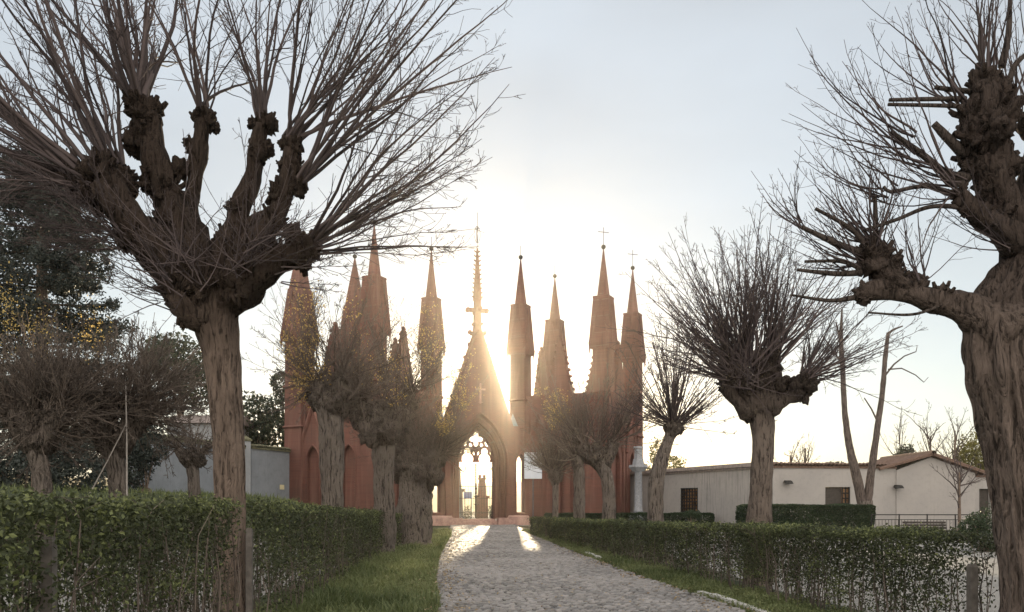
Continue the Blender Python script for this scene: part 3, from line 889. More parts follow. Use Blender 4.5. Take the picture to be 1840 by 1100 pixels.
def mid_tree(label, d, tr, heads, groups, mat=None, smat='shoot', leafy=0, leafc=None, sides=26, seed=1.0, zbase=0.0, headmat=None):
    base = W(tr[0][0], 905, d); base[2] = zbase
    T = thing('pollarded_tree', label, 'tree', base, 0, PG)
    tx, ty, tw = tr[-1]
    mat = mat or M['bark_grey']; headmat = headmat or (mat if mat is M['bark_round'] else M['bark_mid'])
    trunk(T, d, tr + [(tx, ty - tw * .8, tw * .45)], mat, sides, .34, seed, .11, zbase=zbase)
    q = tw * d / F
    kn = [(tx + tw * .85 * math.cos(a_), ty + tw * rng.uniform(-.35, .35), tw * rng.uniform(.45, .7), q * .8 * math.sin(a_)) for a_ in np.linspace(.3, 6.0, 7)]
    limb(T, d, [(tx, ty + tw * .7, tw * .7, 0), (tx, ty, tw * .95, 0), (tx, ty - tw * .6, tw * .55, 0)], kn + [(tx, ty - tw * .5, tw * .75, 0)], headmat, seed + 40, 6, 12, .36)
    for i, (pts, knobs) in enumerate(heads):
        limb(T, d, pts, knobs, headmat, seed + i * 5.1, 6, 12, .36)
    m = MB(); tips = []
    for g in groups:
        a, k = g[:-1], g[-1]
        tips.append(shoot_group(m, d, *a, **dict(k)))
    m.build('crown', M[smat], T, smooth=True)
    if leafy:
        tp = np.concatenate(tips)
        if leafc is not None:
            ok = np.zeros(len(tp), bool)
            px = tp[:, 0] / tp[:, 1] * F + 920; py = 905 - (tp[:, 2] - EYE) / tp[:, 1] * F
            for cx, cy, rx, ry in leafc:
                ok |= ((px - cx) / rx) ** 2 + ((py - cy) / ry) ** 2 < 1
            tp = tp[ok]
        if len(tp):
            tp = tp[rng.integers(0, len(tp), leafy)] + rng.normal(0, .075, (leafy, 3))
            MB().leaves(tp, rng.uniform(.035, .08, leafy), .6).build('leaves', M['gold'], T)
    return T


# right side row
kA = dict(k=9, up=.35, wig=.22, twigs=10, fine=3, rmin=.0045)
mid_tree('round-headed pollarded tree rising behind the low right hedge, shoots fanned wide', 16.0,
         [(1363, 950, 21), (1366, 880, 20), (1371, 800, 19), (1370, 760, 20), (1362, 728, 25), (1355, 705, 24)],
         [([(1360, 740, 24, 0), (1336, 700, 22, 0), (1320, 670, 20, .1)], [(1320, 672, 28, .1), (1338, 698, 24, 0), (1310, 650, 16, .1)]),
          ([(1368, 740, 22, 0), (1376, 690, 20, .1), (1380, 660, 18, .1)], [(1380, 664, 28, .1), (1396, 690, 22, .1), (1366, 640, 14, .1)]),
          ([(1378, 735, 18, 0), (1405, 718, 12, 0), (1435, 708, 14, 0)], [(1438, 698, 24, 0), (1455, 690, 16, 0)]),
          ([(1355, 740, 20, 0), (1318, 716, 12, -.1), (1305, 690, 12, -.1)], [(1308, 690, 18, -.1)])],
         [(1350, 690, -.3, 30, 26, 90, 60, (40, 120), (.8, 1.4), kA), (1318, 655, .1, 28, 60, 120, 26, (130, 260), (1.2, 2.4), kA), (1345, 655, 0, 28, 55, 96, 24, (150, 290), (1.2, 2.6), kA),
          (1385, 650, .1, 28, 55, 74, 22, (150, 270), (1.2, 2.4), kA), (1445, 680, 0, 20, 50, 42, 26, (100, 220), (1.0, 2.0), kA),
          (1310, 680, -.1, 20, 30, 155, 14, (100, 200), (.9, 1.7), kA)], M['bark_round'], seed=3.3)
kB = dict(k=7, up=.3, wig=.12, twigs=7, fine=2, rmin=.009)
mid_tree('small crooked pollarded tree with a bent trunk in front of the white wall', 24.0,
         [(1177, 940, 14), (1178, 890, 13.5), (1183, 850, 13), (1194, 815, 11), (1203, 785, 9), (1210, 770, 14)],
         [([(1206, 785, 9, 0), (1210, 768, 14, 0), (1211, 760, 10, 0)], [(1211, 766, 13, 0), (1196, 812, 7, 0)])],
         [(1210, 762, 0, 11, 56, 92, 30, (110, 215), (1.0, 2.0), kB), (1205, 765, 0, 9, 24, 150, 16, (60, 130), (.8, 1.3), kB), (1216, 765, 0, 9, 24, 32, 16, (60, 130), (.8, 1.3), kB)], seed=4.4)
kC = dict(k=7, up=.5, wig=.24, twigs=9, fine=3, rmin=.008)
mid_tree('pollarded tree with a brushy brown crown nearest the right end of the brick gatehouse', 28.0,
         [(1094, 945, 12), (1094, 890, 12), (1090, 860, 11.5), (1080, 835, 13), (1068, 820, 18)],
         [([(1080, 838, 12, 0), (1060, 820, 14, 0), (1045, 805, 12, 0)], [(1050, 808, 13, 0), (1070, 812, 15, 0)]), ([(1086, 838, 12, 0), (1095, 815, 12, 0), (1100, 800, 11, 0)], [(1098, 802, 13, 0)])],
         [(1048, 800, 0, 14, 42, 116, 34, (60, 150), (.7, 1.3), kC), (1075, 800, 0, 16, 28, 90, 34, (60, 160), (.7, 1.3), kC), (1100, 795, 0, 14, 42, 58, 32, (60, 160), (.7, 1.3), kC)],
         None, 'shoot_lt', seed=5.5)
mid_tree('stout pollard stump with a pale scar on its trunk, second from the sign board', 33.0,
         [(1041, 945, 9), (1041, 890, 9.5), (1041, 850, 9), (1039, 835, 8)],
         [([(1040, 850, 8, 0), (1038, 830, 9, 0), (1030, 818, 6, 0)], [(1038, 832, 9, 0)])],
         [(1036, 825, 0, 10, 60, 95, 38, (50, 150), (.6, 1.1), kC)], None, 'shoot_lt', 400, [(1005, 700, 25, 60), (960, 690, 14, 30)], seed=6.5)
mid_tree('slim pollarded tree with a bowl-shaped crown beside the sign board', 38.0,
         [(998, 940, 5.5), (998, 900, 5.2), (998, 872, 5.5), (998, 860, 9)],
         [([(998, 872, 6, 0), (996, 856, 10, 0), (994, 845, 9, 0)], [(996, 850, 11, 0)])],
         [(990, 846, 0, 12, 100, 118, 34, (40, 95), (.5, 1.0), kC), (1002, 846, 0, 12, 80, 66, 34, (40, 95), (.5, 1.0), kC), (990, 800, 0, 20, 16, 80, 15, (60, 110), (.4, .7), kC)], None, 'shoot_lt', 900, [(1000, 715, 22, 60), (985, 730, 10, 30)], seed=7.5)

# left side row
kD = dict(k=7, up=.30, wig=.30, twigs=10, fine=3, rmin=.006, dep=.5)
mid_tree('pollarded tree with a rough thick trunk before the outer left turret', 21.0,
         [(598, 960, 20), (598, 880, 20), (597, 800, 21), (594, 750, 22), (590, 720, 28)],
         [([(594, 750, 20, 0), (580, 715, 18, 0), (572, 690, 16, 0)], [(578, 700, 20, 0), (560, 712, 12, 0)]), ([(600, 745, 20, 0), (612, 705, 18, 0), (622, 680, 16, 0)], [(615, 690, 20, 0), (640, 715, 16, 0)]), ([(600, 750, 14, 0), (640, 725, 10, .1), (665, 735, 12, .1)], [(660, 735, 15, .1)])],
         [(565, 700, -.2, 24, 34, 160, 50, (30, 100), (.6, 1.1), kD), (640, 710, -.1, 26, 40, 50, 60, (30, 110), (.6, 1.1), kD), (575, 690, 0, 22, 46, 115, 32, (70, 190), (.8, 1.6), kD), (615, 680, 0, 22, 50, 85, 34, (70, 200), (.8, 1.6), kD), (655, 725, .1, 20, 34, 60, 40, (50, 130), (.7, 1.3), kD),
          (548, 660, 0, 26, 16, 98, 16, (120, 200), (.6, 1.1), kD)],
         None, 'shoot_lt', 1700, [(540, 570, 38, 95), (560, 690, 40, 50), (632, 540, 16, 40)], seed=8.8)
mid_tree('pollarded tree standing forward in the left hedge with a dark cupped head', 25.0,
         [(692, 995, 19), (692, 940, 18.5), (690, 860, 18), (689, 800, 20), (688, 780, 28)],
         [([(686, 795, 20, 0), (660, 765, 20, 0), (640, 745, 16, 0)], [(645, 748, 20, 0), (670, 760, 22, 0)]), ([(692, 795, 20, 0), (715, 765, 20, 0), (735, 735, 16, 0)], [(720, 755, 22, 0), (738, 722, 16, 0), (730, 700, 12, 0)]), ([(690, 790, 20, 0), (690, 755, 20, .2), (690, 735, 14, .3)], [(690, 745, 22, .2)])],
         [(650, 745, -.2, 26, 36, 150, 50, (30, 100), (.6, 1.1), kD), (720, 745, -.2, 26, 36, 40, 50, (30, 100), (.6, 1.1), kD), (645, 735, 0, 22, 40, 118, 34, (60, 150), (.7, 1.3), kD), (690, 730, .2, 26, 30, 90, 36, (60, 190), (.7, 1.3), kD), (735, 705, 0, 18, 40, 76, 36, (50, 140), (.7, 1.3), kD), (690, 690, .1, 24, 30, 95, 24, (60, 190), (.6, 1.0), kD)],
         None, 'shoot_lt', 900, [(690, 690, 45, 60), (770, 570, 22, 90), (640, 610, 20, 60)], seed=9.9)
mid_tree('squat fat-trunked pollarded tree at the left of the arched gateway', 30.0,
         [(745, 960, 30), (745, 910, 30), (746, 870, 29), (746, 845, 33)],
         [([(738, 860, 22, 0), (728, 830, 18, 0), (722, 810, 14, 0)], [(722, 812, 24, 0), (738, 828, 28, -.1), (705, 822, 16, 0), (750, 805, 20, 0)]), ([(755, 860, 22, 0), (770, 835, 16, 0), (790, 820, 12, 0)], [(768, 832, 26, -.1), (790, 822, 16, 0), (775, 805, 16, 0)])],
         [(722, 800, 0, 24, 60, 120, 46, (40, 130), (.6, 1.1), kD), (795, 815, 0, 18, 60, 40, 40, (40, 110), (.6, 1.0), kD), (745, 820, -.3, 34, 30, 90, 60, (30, 90), (.6, 1.0), kD), (728, 805, 0, 20, 50, 105, 34, (50, 120), (.6, 1.1), kD), (755, 810, 0, 20, 60, 85, 34, (50, 120), (.6, 1.1), kD), (785, 815, 0, 18, 80, 62, 36, (50, 120), (.6, 1.1), kD), (775, 700, 0, 16, 20, 92, 9, (90, 180), (.5, .8), kD), (815, 760, 0, 14, 20, 78, 12, (60, 150), (.5, .8), kD)],
         None, 'shoot_lt', 2100, [(775, 590, 25, 100), (838, 680, 26, 62), (800, 740, 16, 40)], seed=11.1)

# garden trees behind the left hedge: dense brushes of old shoots
kE = dict(k=7, up=.12, wig=.30, twigs=12, fine=4, rmin=.006, dep=.5)
def bank_tree(label, d, tr, heads, groups, seed):
    x = (tr[0][0] - 920) / F * d
    return mid_tree(label, d, tr, heads, groups, M['bark_grey'], 'shoot_lt', seed=seed, zbase=float(gh(x, d)))
bank_tree('leaning brushy pollard at the far left before the dark conifer', 16.0,
          [(78, 900, 15), (76, 860, 14.5), (68, 820, 15), (60, 790, 20)],
          [([(64, 810, 18, 0), (40, 770, 20, 0), (25, 740, 18, 0)], [(30, 745, 28, 0), (55, 770, 26, 0)]), ([(70, 810, 18, 0), (95, 765, 20, 0), (110, 735, 16, 0)], [(100, 745, 28, 0)])],
          [(25, 735, 0, 34, 90, 130, 46, (70, 170), (.8, 1.6), kE), (70, 735, 0, 34, 90, 95, 46, (70, 190), (.8, 1.6), kE), (110, 735, 0, 34, 90, 55, 46, (70, 170), (.8, 1.6), kE), (60, 770, 0, 30, 50, 170, 60, (60, 130), (.7, 1.2), kE), (90, 775, 0, 30, 50, 10, 50, (60, 130), (.7, 1.2), kE)], 12.2)
bank_tree('brushy pollard with a pale forked trunk beside the slanting poles', 17.0,
          [(214, 905, 16), (212, 870, 16), (206, 830, 17), (202, 800, 22)],
          [([(204, 815, 18, 0), (185, 775, 20, 0), (170, 745, 16, 0)], [(178, 755, 26, 0), (198, 770, 26, 0)]), ([(208, 815, 18, 0), (235, 770, 20, 0), (260, 735, 16, 0)], [(245, 750, 26, 0), (262, 730, 18, 0)])],
          [(175, 745, 0, 30, 90, 125, 44, (70, 170), (.8, 1.6), kE), (215, 740, 0, 30, 90, 92, 40, (70, 190), (.8, 1.6), kE), (255, 730, 0, 30, 110, 48, 42, (70, 180), (.8, 1.6), kE), (255, 750, 0, 26, 60, 8, 26, (60, 130), (.7, 1.2), kE), (180, 775, 0, 30, 40, 175, 40, (50, 120), (.7, 1.2), kE)], 13.3)
kF = dict(k=5, up=.2, wig=.2, twigs=5, fine=2, rmin=.006, dep=.5)
bank_tree('small pollard with a mop of short shoots against the grey-blue wall', 20.0,
          [(350, 905, 10), (349, 870, 10.5), (346, 840, 11), (344, 826, 14)],
          [([(344, 835, 12, 0), (330, 818, 10, 0), (322, 808, 8, 0)], [(330, 816, 10, 0)]), ([(348, 835, 12, 0), (356, 818, 10, 0), (358, 808, 9, 0)], [(352, 815, 13, 0), (362, 830, 9, 0)])],
          [(324, 806, 0, 10, 40, 150, 30, (22, 50), (.6, 1.1), kF), (345, 806, 0, 12, 30, 92, 34, (30, 75), (.6, 1.1), kF), (362, 812, 0, 10, 40, 25, 30, (22, 50), (.6, 1.1), kF)], 14.4)


# bare trees, far off behind the walls
def bare_tree(label, px, d, ytop, ybase, spread, n=10, seed=0, lean=0, mat='shoot', rpx=2.0):
    b = W(px, ybase, d); b[2] = 0
    T = thing('bare_tree', label, 'tree', b, 0, 'leafless trees behind the walls')
    s = d / F
    H = (905 - ytop) * s + EYE
    m = MB(); m.tube([b, b + np.array([lean * .3, 0, H * .35]), b + np.array([lean, 0, H * .72])], [rpx * 1.6 * s, rpx * 1.2 * s, rpx * .6 * s], 7)
    m.build('trunk', M['bark'], T)
    k = rng.uniform(.34, .72, n)
    O = b + np.stack([lean * k * 1.2, 0 * k, H * k], 1)
    a = rng.normal(90, spread, n); a = np.radians(a)
    D = np.stack([np.cos(a), rng.normal(0, .4, n), np.abs(np.sin(a)) + .2], 1)
    m = MB(); grow(m, O, D, H * rng.uniform(.18, .42, n), np.full(n, rpx * .6 * s), 6, .25, .25, 6, (.2, .5), 3, 4, rmin=.35 * s)
    m.build('crown', M[mat], T, smooth=True)
    return T
bare_tree('thin leafless tree behind the white wall right of the round-headed tree', 1447, 62, 752, 900, 26, 9)
bare_tree('low leafless tree showing over the white wall at the left of the first bare one', 1420, 64, 770, 900, 34, 7)
bare_tree('leafless tree behind the tiled ridge of the gabled house', 1672, 60, 722, 900, 40, 16)
bare_tree('taller leafless tree right of the tiled ridge', 1716, 60, 708, 900, 40, 16)
bare_tree('twiggy leafless tree left of the tiled ridge behind the forked trunk', 1618, 63, 752, 900, 40, 12)
bare_tree('small leafless sapling in front of the gabled white house', 1724, 33, 800, 950, 62, 20, rpx=2.2)

# forked dead tree before the white wall
DF = 38.0
b = W(1553, 905, DF); b[2] = 0
T = thing('dead_tree', 'dead tree forking into two tall bare stems before the white wall', 'tree', b)
s = DF / F
m = MB()
m.loft([W(1556, 950, DF), W(1554, 900, DF)], [14 * s, 13 * s], 14, .15, .08)
m.build('trunk', M['bark_grey'], T, smooth=True)
m = MB(); m.loft([W(1552, 915, DF), W(1540, 860, DF), W(1526, 800, DF), W(1518, 740, DF), W(1514, 660, DF), W(1511, 610, DF), W(1513, 555, DF)], [9 * s, 8.5 * s, 6.5 * s, 5 * s, 4.6 * s, 4 * s, 1.6 * s], 10, .2, .10, seed=2)
m.tube([W(1514, 640, DF), W(1507, 600, DF), W(1502, 578, DF)], [2.5 * s, 2 * s, 1.2 * s], 5)
m.tube([W(1514, 655, DF), W(1490, 620, DF), W(1475, 600, DF)], [2 * s, 1.5 * s, .8 * s], 5)
m.build('stem', M['bark_dark'], T, smooth=True)
m = MB(); m.loft([W(1557, 915, DF), W(1564, 860, DF), W(1575, 780, DF), W(1586, 700, DF), W(1590, 650, DF), W(1596, 598, DF)], [8.5 * s, 7 * s, 5.5 * s, 4.6 * s, 4.2 * s, 3.2 * s], 10, .2, .10, seed=5)
m.tube([W(1595, 600, DF), W(1606, 592, DF), W(1622, 586, DF)], [2.6 * s, 2 * s, 1.2 * s], 5)
m.tube([W(1590, 675, DF), W(1606, 655, DF), W(1625, 640, DF), W(1646, 632, DF), W(1648, 622, DF)], [2 * s, 1.6 * s, 1.2 * s, .9 * s, .6 * s], 5)
m.tube([W(1596, 664, DF), W(1620, 662, DF), W(1645, 674, DF), W(1660, 687, DF), W(1668, 678, DF)], [1.5 * s, 1.2 * s, 1 * s, .8 * s, .5 * s], 5)
m.tube([W(1578, 760, DF), W(1566, 735, DF), W(1553, 715, DF)], [1.8 * s, 1.4 * s, 1 * s], 5)
m.build('stem', M['bark_dark'], T, smooth=True)


# evergreen masses
def foliage(name, label, cat, d, blobs, n, leaf, mat, group=None, trunk_px=None, up=.3, zb=0.0, hollow=.35, lump=1.4):
    """blobs: (px, py, rx_px, ry_px, depth offset, depth radius m)"""
    s = d / F
    b = W(blobs[0][0], 905, d); b[2] = zb
    T = thing(name, label, cat, b, 0, group)
    tot = sum(q[2] * q[3] for q in blobs); C = []; tn = []
    for px, py, rx, ry, do, rd in blobs:
        k = int(n * rx * ry / tot)
        v = rng.normal(size=(k, 3)); v /= np.linalg.norm(v, axis=1, keepdims=True)
        rr = (hollow + (1 - hollow) * rng.random(k)) ** .6
        ns = np.array([mn.noise(Vector(q * lump) + Vector((px * .1, py * .1, do))) + .6 * mn.noise(Vector(q * lump * 2.6) + Vector((py * .1, px, do))) for q in v])
        rr = rr * (1 + .42 * ns)
        gap = np.array([mn.noise(Vector(q * r_ * lump * 2.8) + Vector((px, py * .3, 4))) for q, r_ in zip(v, rr)])
        ok = gap + rng.normal(0, .18, k) > -.18
        c = W(px, py, d) + np.array([0, do, 0])
        p = c + v * rr[:, None] * np.array([rx * s, rd, ry * s])
        C.append(p[ok]); tn.append(np.clip(.5 + .5 * gap[ok] + rng.normal(0, .18, ok.sum()), 0, 1))
    C = np.concatenate(C); tn = np.concatenate(tn)
    keep = C[:, 2] > zb + .02
    C, tn = C[keep], tn[keep]
    MB().leaves(C, leaf * rng.uniform(.6, 1.4, len(C)), .5, up, tone=tn).build('foliage', M[mat], T)
    tm = MB()
    if trunk_px:
        px, ytop, r = trunk_px
        p0 = W(px, 905, d); p0[2] = zb - .05
        tm.loft([p0, (p0 + W(px + 2, ytop, d)) / 2, W(px, ytop, d)], [r * s, r * .8 * s, r * .35 * s], 9, .3, .06)
        for k in range(10):
            q = C[rng.integers(0, len(C))]
            o = p0 + (W(px, ytop, d) - p0) * rng.uniform(.4, .95)
            tm.tube([o, (o + q) / 2 + np.array([0, 0, .1]), q], [r * .25 * s, r * .15 * s, r * .06 * s], 4)
    else:
        p0 = np.array(T.location)
        tm.sphere(p0, .3, 8, 6)
        for k in range(14):
            q = C[rng.integers(0, len(C))]
            o = p0 + np.array([rng.normal(0, .06), rng.normal(0, .06), 0])
            tm.tube([o, (o + q) / 2 + np.array([0, 0, .1]), q], [.03, .02, .008], 4)
    tm.build('trunk' if trunk_px else 'stems', M['bark'], T)
    return T

EV = 'evergreen trees'
# big blue-green conifer at the left
def conifer():
    d = 33.0; s = d / F
    b = W(75, 905, d); b[2] = float(gh((75 - 920) / F * d, d))
    T = thing('conifer', 'tall dark blue-green conifer behind the left pollards', 'tree', b, 0, EV)
    top = W(75, 262, d)
    m = MB(); m.loft([b, (b + top) / 2, top], [14 * s, 10 * s, 2 * s], 12, .4, .05); m.build('trunk', M['bark'], T)
    br = MB(); C = []; tn = []
    nb = 190
    for i in range(nb):
        t = rng.random() ** .8
        z = b[2] + .9 + (top[2] - b[2] - .9) * t
        reach = np.interp(t, [0, .25, .5, .75, .92, 1], [150, 155, 140, 105, 70, 20]) * s * rng.uniform(.72, 1.12)
        az = rng.random() * 2 * math.pi
        dr = np.array([math.cos(az), math.sin(az), 0])
        q = np.linspace(0, 1, 6)
        o = np.array([b[0], b[1], z])
        pts = o + dr * (q * reach)[:, None] + np.stack([0 * q, 0 * q, -.14 * reach * q ** 1.5 + .12 * reach * q ** 4], 1)
        br.tube(pts, np.linspace(.05, .012, 6), 4)
        k = 420
        u = .12 + .9 * rng.random(k) ** .7
        f = np.clip(u, 0, .999) * 5; j = f.astype(int); fr = (f - j)[:, None]
        p = pts[j] * (1 - fr) + pts[np.minimum(j + 1, 5)] * fr
        side = np.array([-dr[1], dr[0], 0])
        p = p + side * rng.normal(0, .24 * reach, k)[:, None] * (1.05 - u)[:, None] * .8 + rng.normal(0, .05, (k, 3)) + dr * rng.normal(0, .12, k)[:, None]
        p[:, 2] += rng.normal(-.03, .13, k)
        C.append(p); tn.append(np.clip(rng.normal(rng.uniform(.25, .7), .2, k), 0, 1))
    br.build('branches', M['bark'], T)
    C = np.concatenate(C)
    MB().leaves(C, rng.uniform(.10, .24, len(C)), .42, .8, tone=np.concatenate(tn)).build('foliage', M['cedar'], T)
conifer()
def zb(px, d): return float(gh((px - 920) / F * d, d))
foliage('evergreen_shrub', 'black-green shrub filling the far left corner behind the hedge', 'shrub', 27, [(30, 850, 95, 60, 0, 1.6), (130, 840, 90, 62, 0, 1.6), (-60, 850, 70, 60, 0, 1.4)], 26000, .13, 'cedar', 'shrubs', zb=zb(30, 27))
foliage('evergreen_shrub', 'dark blue-green shrub spilling over the grey-blue wall', 'shrub', 34, [(262, 800, 42, 45, 0, .9), (235, 830, 40, 60, 0, 1.0)], 9000, .14, 'cedar', 'shrubs', zb=zb(262, 34))
foliage('evergreen_tree', 'olive-coloured evergreen tree over the grey-blue wall left of the big trunk', 'tree', 60, [(320, 650, 70, 48, 0, 2.2), (290, 640, 34, 40, 0, 1.4), (355, 690, 50, 45, 0, 2)], 9000, .30, 'dark_leaf', EV, (325, 690, 8))
foliage('evergreen_tree', 'dark evergreen tree between the big trunk and the outer turret', 'tree', 62, [(455, 755, 46, 52, 0, 2.2), (430, 790, 40, 40, 0, 2), (490, 775, 36, 40, 0, 1.6)], 8000, .30, 'dark_leaf', EV, (452, 760, 7))
foliage('evergreen_tree', 'small ragged evergreen tree touching the outer left turret', 'tree', 64, [(505, 690, 22, 28, 0, 1.0), (512, 740, 26, 46, 0, 1.2)], 2600, .28, 'dark_leaf', EV, (508, 700, 4))
foliage('golden_shrub', 'tall shrub with sparse golden leaves at the far left edge', 'shrub', 19, [(12, 560, 34, 95, 0, .7), (70, 600, 40, 60, 0, .6), (165, 600, 40, 60, 0, .6)], 1100, .055, 'gold', 'shrubs', (60, 600, 4), zb=zb(12, 19), hollow=.05)
foliage('garden_bush', 'yellow-green bush behind the wall at the right trunk', 'shrub', 60, [(1765, 815, 42, 44, 0, 1.8), (1745, 830, 30, 30, 0, 1.4)], 5000, .22, 'pale_leaf', 'shrubs')
foliage('garden_bush', 'rounded olive bush behind the tiled roof of the gabled house', 'shrub', 62, [(1628, 820, 18, 22, 0, .8)], 1500, .2, 'dark_leaf', 'shrubs')
foliage('garden_bush', 'olive bush behind the white wall near the crooked tree', 'shrub', 74, [(1205, 835, 26, 18, 0, 1.2), (1180, 815, 14, 26, 0, .8), (1162, 850, 12, 18, 0, .8)], 2200, .24, 'pale_leaf', 'shrubs')
foliage('garden_bush', 'low dark bush on the skyline left of the forked tree', 'shrub', 70, [(1500, 842, 22, 14, 0, 1.2)], 900, .22, 'dark_leaf', 'shrubs')
foliage('laurel_shrub', 'dark loose shrub between the railing and the right trunk', 'shrub', 27, [(1772, 960, 38, 46, 0, .8), (1745, 950, 22, 28, 0, .5)], 7000, .085, 'box', 'shrubs')


def clipped(label, x0, x1, y, dep, h, n, leaf, ang=0.0):
    cx = (x0 + x1) / 2
    T = thing('box_hedge', label, 'hedge', (cx, y, 0), ang, 'clipped dark hedges in the yard')
    L = x1 - x0
    r = rng.random(n)
    x = rng.uniform(-L / 2, L / 2, n); yy = rng.uniform(-dep / 2, dep / 2, n); z = rng.uniform(.03, h, n)
    f = rng.random(n)
    yy = np.where(f < .5, -dep / 2 + np.abs(rng.normal(0, .06, n)), yy)
    z = np.where((f > .5) & (f < .8), h - np.abs(rng.normal(0, .05, n)), z)
    x = np.where(f > .92, np.sign(x) * (L / 2 - np.abs(rng.normal(0, .06, n))), x)
    ns = np.array([mn.noise(Vector((a * 1.1, b * 1.1, c * 1.6))) for a, b, c in zip(x, yy, z)])
    rd = np.maximum(0, np.abs(x) - (L / 2 - .25)) ** 2 * 1.2
    P = np.stack([x + .06 * ns, yy - .10 * ns, z + .07 * ns - rd * (z / h)], 1)
    P[:, 2] = np.maximum(P[:, 2], .02)
    MB().leaves(P, leaf * rng.uniform(.6, 1.3, n), .55, .4, tone=np.clip(.45 + .5 * ns + rng.normal(0, .2, n), 0, 1)).build('foliage', M['box'], T, world=False)
    s = MB()
    k = int(L * 8)
    for i in range(k):
        a = random.uniform(-L / 2 + .1, L / 2 - .1); b = random.uniform(-dep / 2 + .1, dep / 2 - .1)
        s.tube([(a, b, 0), (a + random.uniform(-.1, .1), b, h * .5), (a + random.uniform(-.2, .2), b, h * .9)], [.02, .015, .006], 4)
    s.build('stems', M['bark'], T, world=False)
clipped('big clipped box hedge in the yard before the streaked white wall', 10.75, 16.9, 38, 1.2, 1.52, 44000, .10)
clipped('long low dark hedge along the foot of the brick gatehouse', 2.1, 13.0, 52, .7, .98, 22000, .12)
foliage('rounded_bush', 'rounded clipped bush under the barred window', 'shrub', 51, [(1243, 925, 17, 9, 0, .6)], 1800, .09, 'box', 'shrubs')


# ------------------------------------------------------------------ brick gatehouse (local frame: x along the front, y away, z up)
TH = R(17.5)
GX, GY = (857 - 920) / F * 60, 60.0
GH = thing('gatehouse', 'red brick gothic gatehouse with eight pointed turrets and a crocketed central pinnacle', 'gatehouse', (GX, GY, 0), TH)
B = M['brick']

def strips(m, zs, outer, inner, y0, y1, uc=0.0, cap_top=True):
    """wall slab symmetric about uc: outer(z) half width, inner(z) half opening (0 = solid)"""
    for sg in (-1, 1):
        n = len(zs); V = []
        for z in zs:
            o, i = outer(z), inner(z)
            for u in (o, i):
                for y in (y0, y1):
                    V.append((uc + sg * u, y, z))
        Q = []
        for k in range(n - 1):
            a, b = 4 * k, 4 * k + 4
            Q += [[a, a + 2, b + 2, b], [a + 1, b + 1, b + 3, a + 3], [a, b, b + 1, a + 1]]
            if inner(zs[k]) > 0 or inner(zs[k + 1]) > 0:
                Q.append([a + 2, a + 3, b + 3, b + 2])
        Q.append([0, 1, 3, 2]); e = 4 * (n - 1)
        if cap_top: Q.append([e, e + 2, e + 3, e + 1])
        m.add(V, Q)

def arch(hw, zs, k=1.0):
    """half opening of a pointed arch with springing zs; k scales the radius (1 = equilateral)"""
    rad = 2 * hw * k
    c = rad - hw
    top = zs + math.sqrt(rad * rad - c * c)
    def f(z):
        if z <= zs: return hw
        if z >= top: return 0.0
        return max(0.0, math.sqrt(max(0, rad * rad - (z - zs) ** 2)) - c)
    return f, top

def arch_pts(hw, zs, z0, y, k=1.0, n=12, uc=0.0):
    f, top = arch(hw, zs, k)
    z = np.concatenate([[z0], zs + (top - zs) * np.sin(np.linspace(0, math.pi / 2, n))])
    L = [(uc - f(a), y, a) for a in z]; Rr = [(uc + f(a), y, a) for a in z][::-1]
    return np.array(L + Rr[1:])

# central gable with three stepped orders
def gable(z): return float(np.interp(z, [0, 6.9, 14.1, 14.3], [2.55, 2.72, .24, .2]))
for i, (hw, y0, y1) in enumerate(((2.02, -.95, -.5), (1.70, -.5, -.05), (1.37, -.05, .75))):
    f, top = arch(hw, 4.67)
    zs = sorted(set([.45 if i == 2 else 0.0, 4.67, 6.9, 14.3] + list(np.linspace(4.67, top, 18)) + list(np.linspace(6.9, 14.1, 8))))
    m = MB(); strips(m, zs, (lambda z, e=i: gable(z) - .004 * e), f, y0, y1)
    m.build('gateway_wall', B, GH, world=False)
for hw, y in ((2.08, -.97), (1.86, -.75), (1.56, -.3)):
    m = MB(); m.tube(arch_pts(hw, 4.67, .5, y), .085 if hw > 2 else .07, 8)
    m.build('arch_moulding', B, GH, smooth=True, world=False)
# raking copings of the gable with little leaf crockets, a cross in relief
m = MB()
for sg in (-1, 1):
    P = np.array([[sg * (gable(z) + .05), -.15, z] for z in np.linspace(7.0, 14.1, 5)])
    m.tube(P, .13, 6)
for sg in (-1, 1):
    for z in np.linspace(7.6, 13.4, 7):
        c = (sg * (gable(z) + .17), -.15, z)
        m.sphere(c, .13, 6, 5, .4, 2, (1, .8, 1.3), z)
m.build('gable_coping', B, GH, world=False)
m = MB(); m.box((0, -.985, 9.7), (.12, .07, 1.5)); m.box((0, -.985, 10.0), (.75, .066, .12)); m.lathe((0, -.985, 9.0), [(.0, 0), (.22, .05), (.0, .1)], 8)
m.build('relief_cross', M['plinth'], GH, world=False)

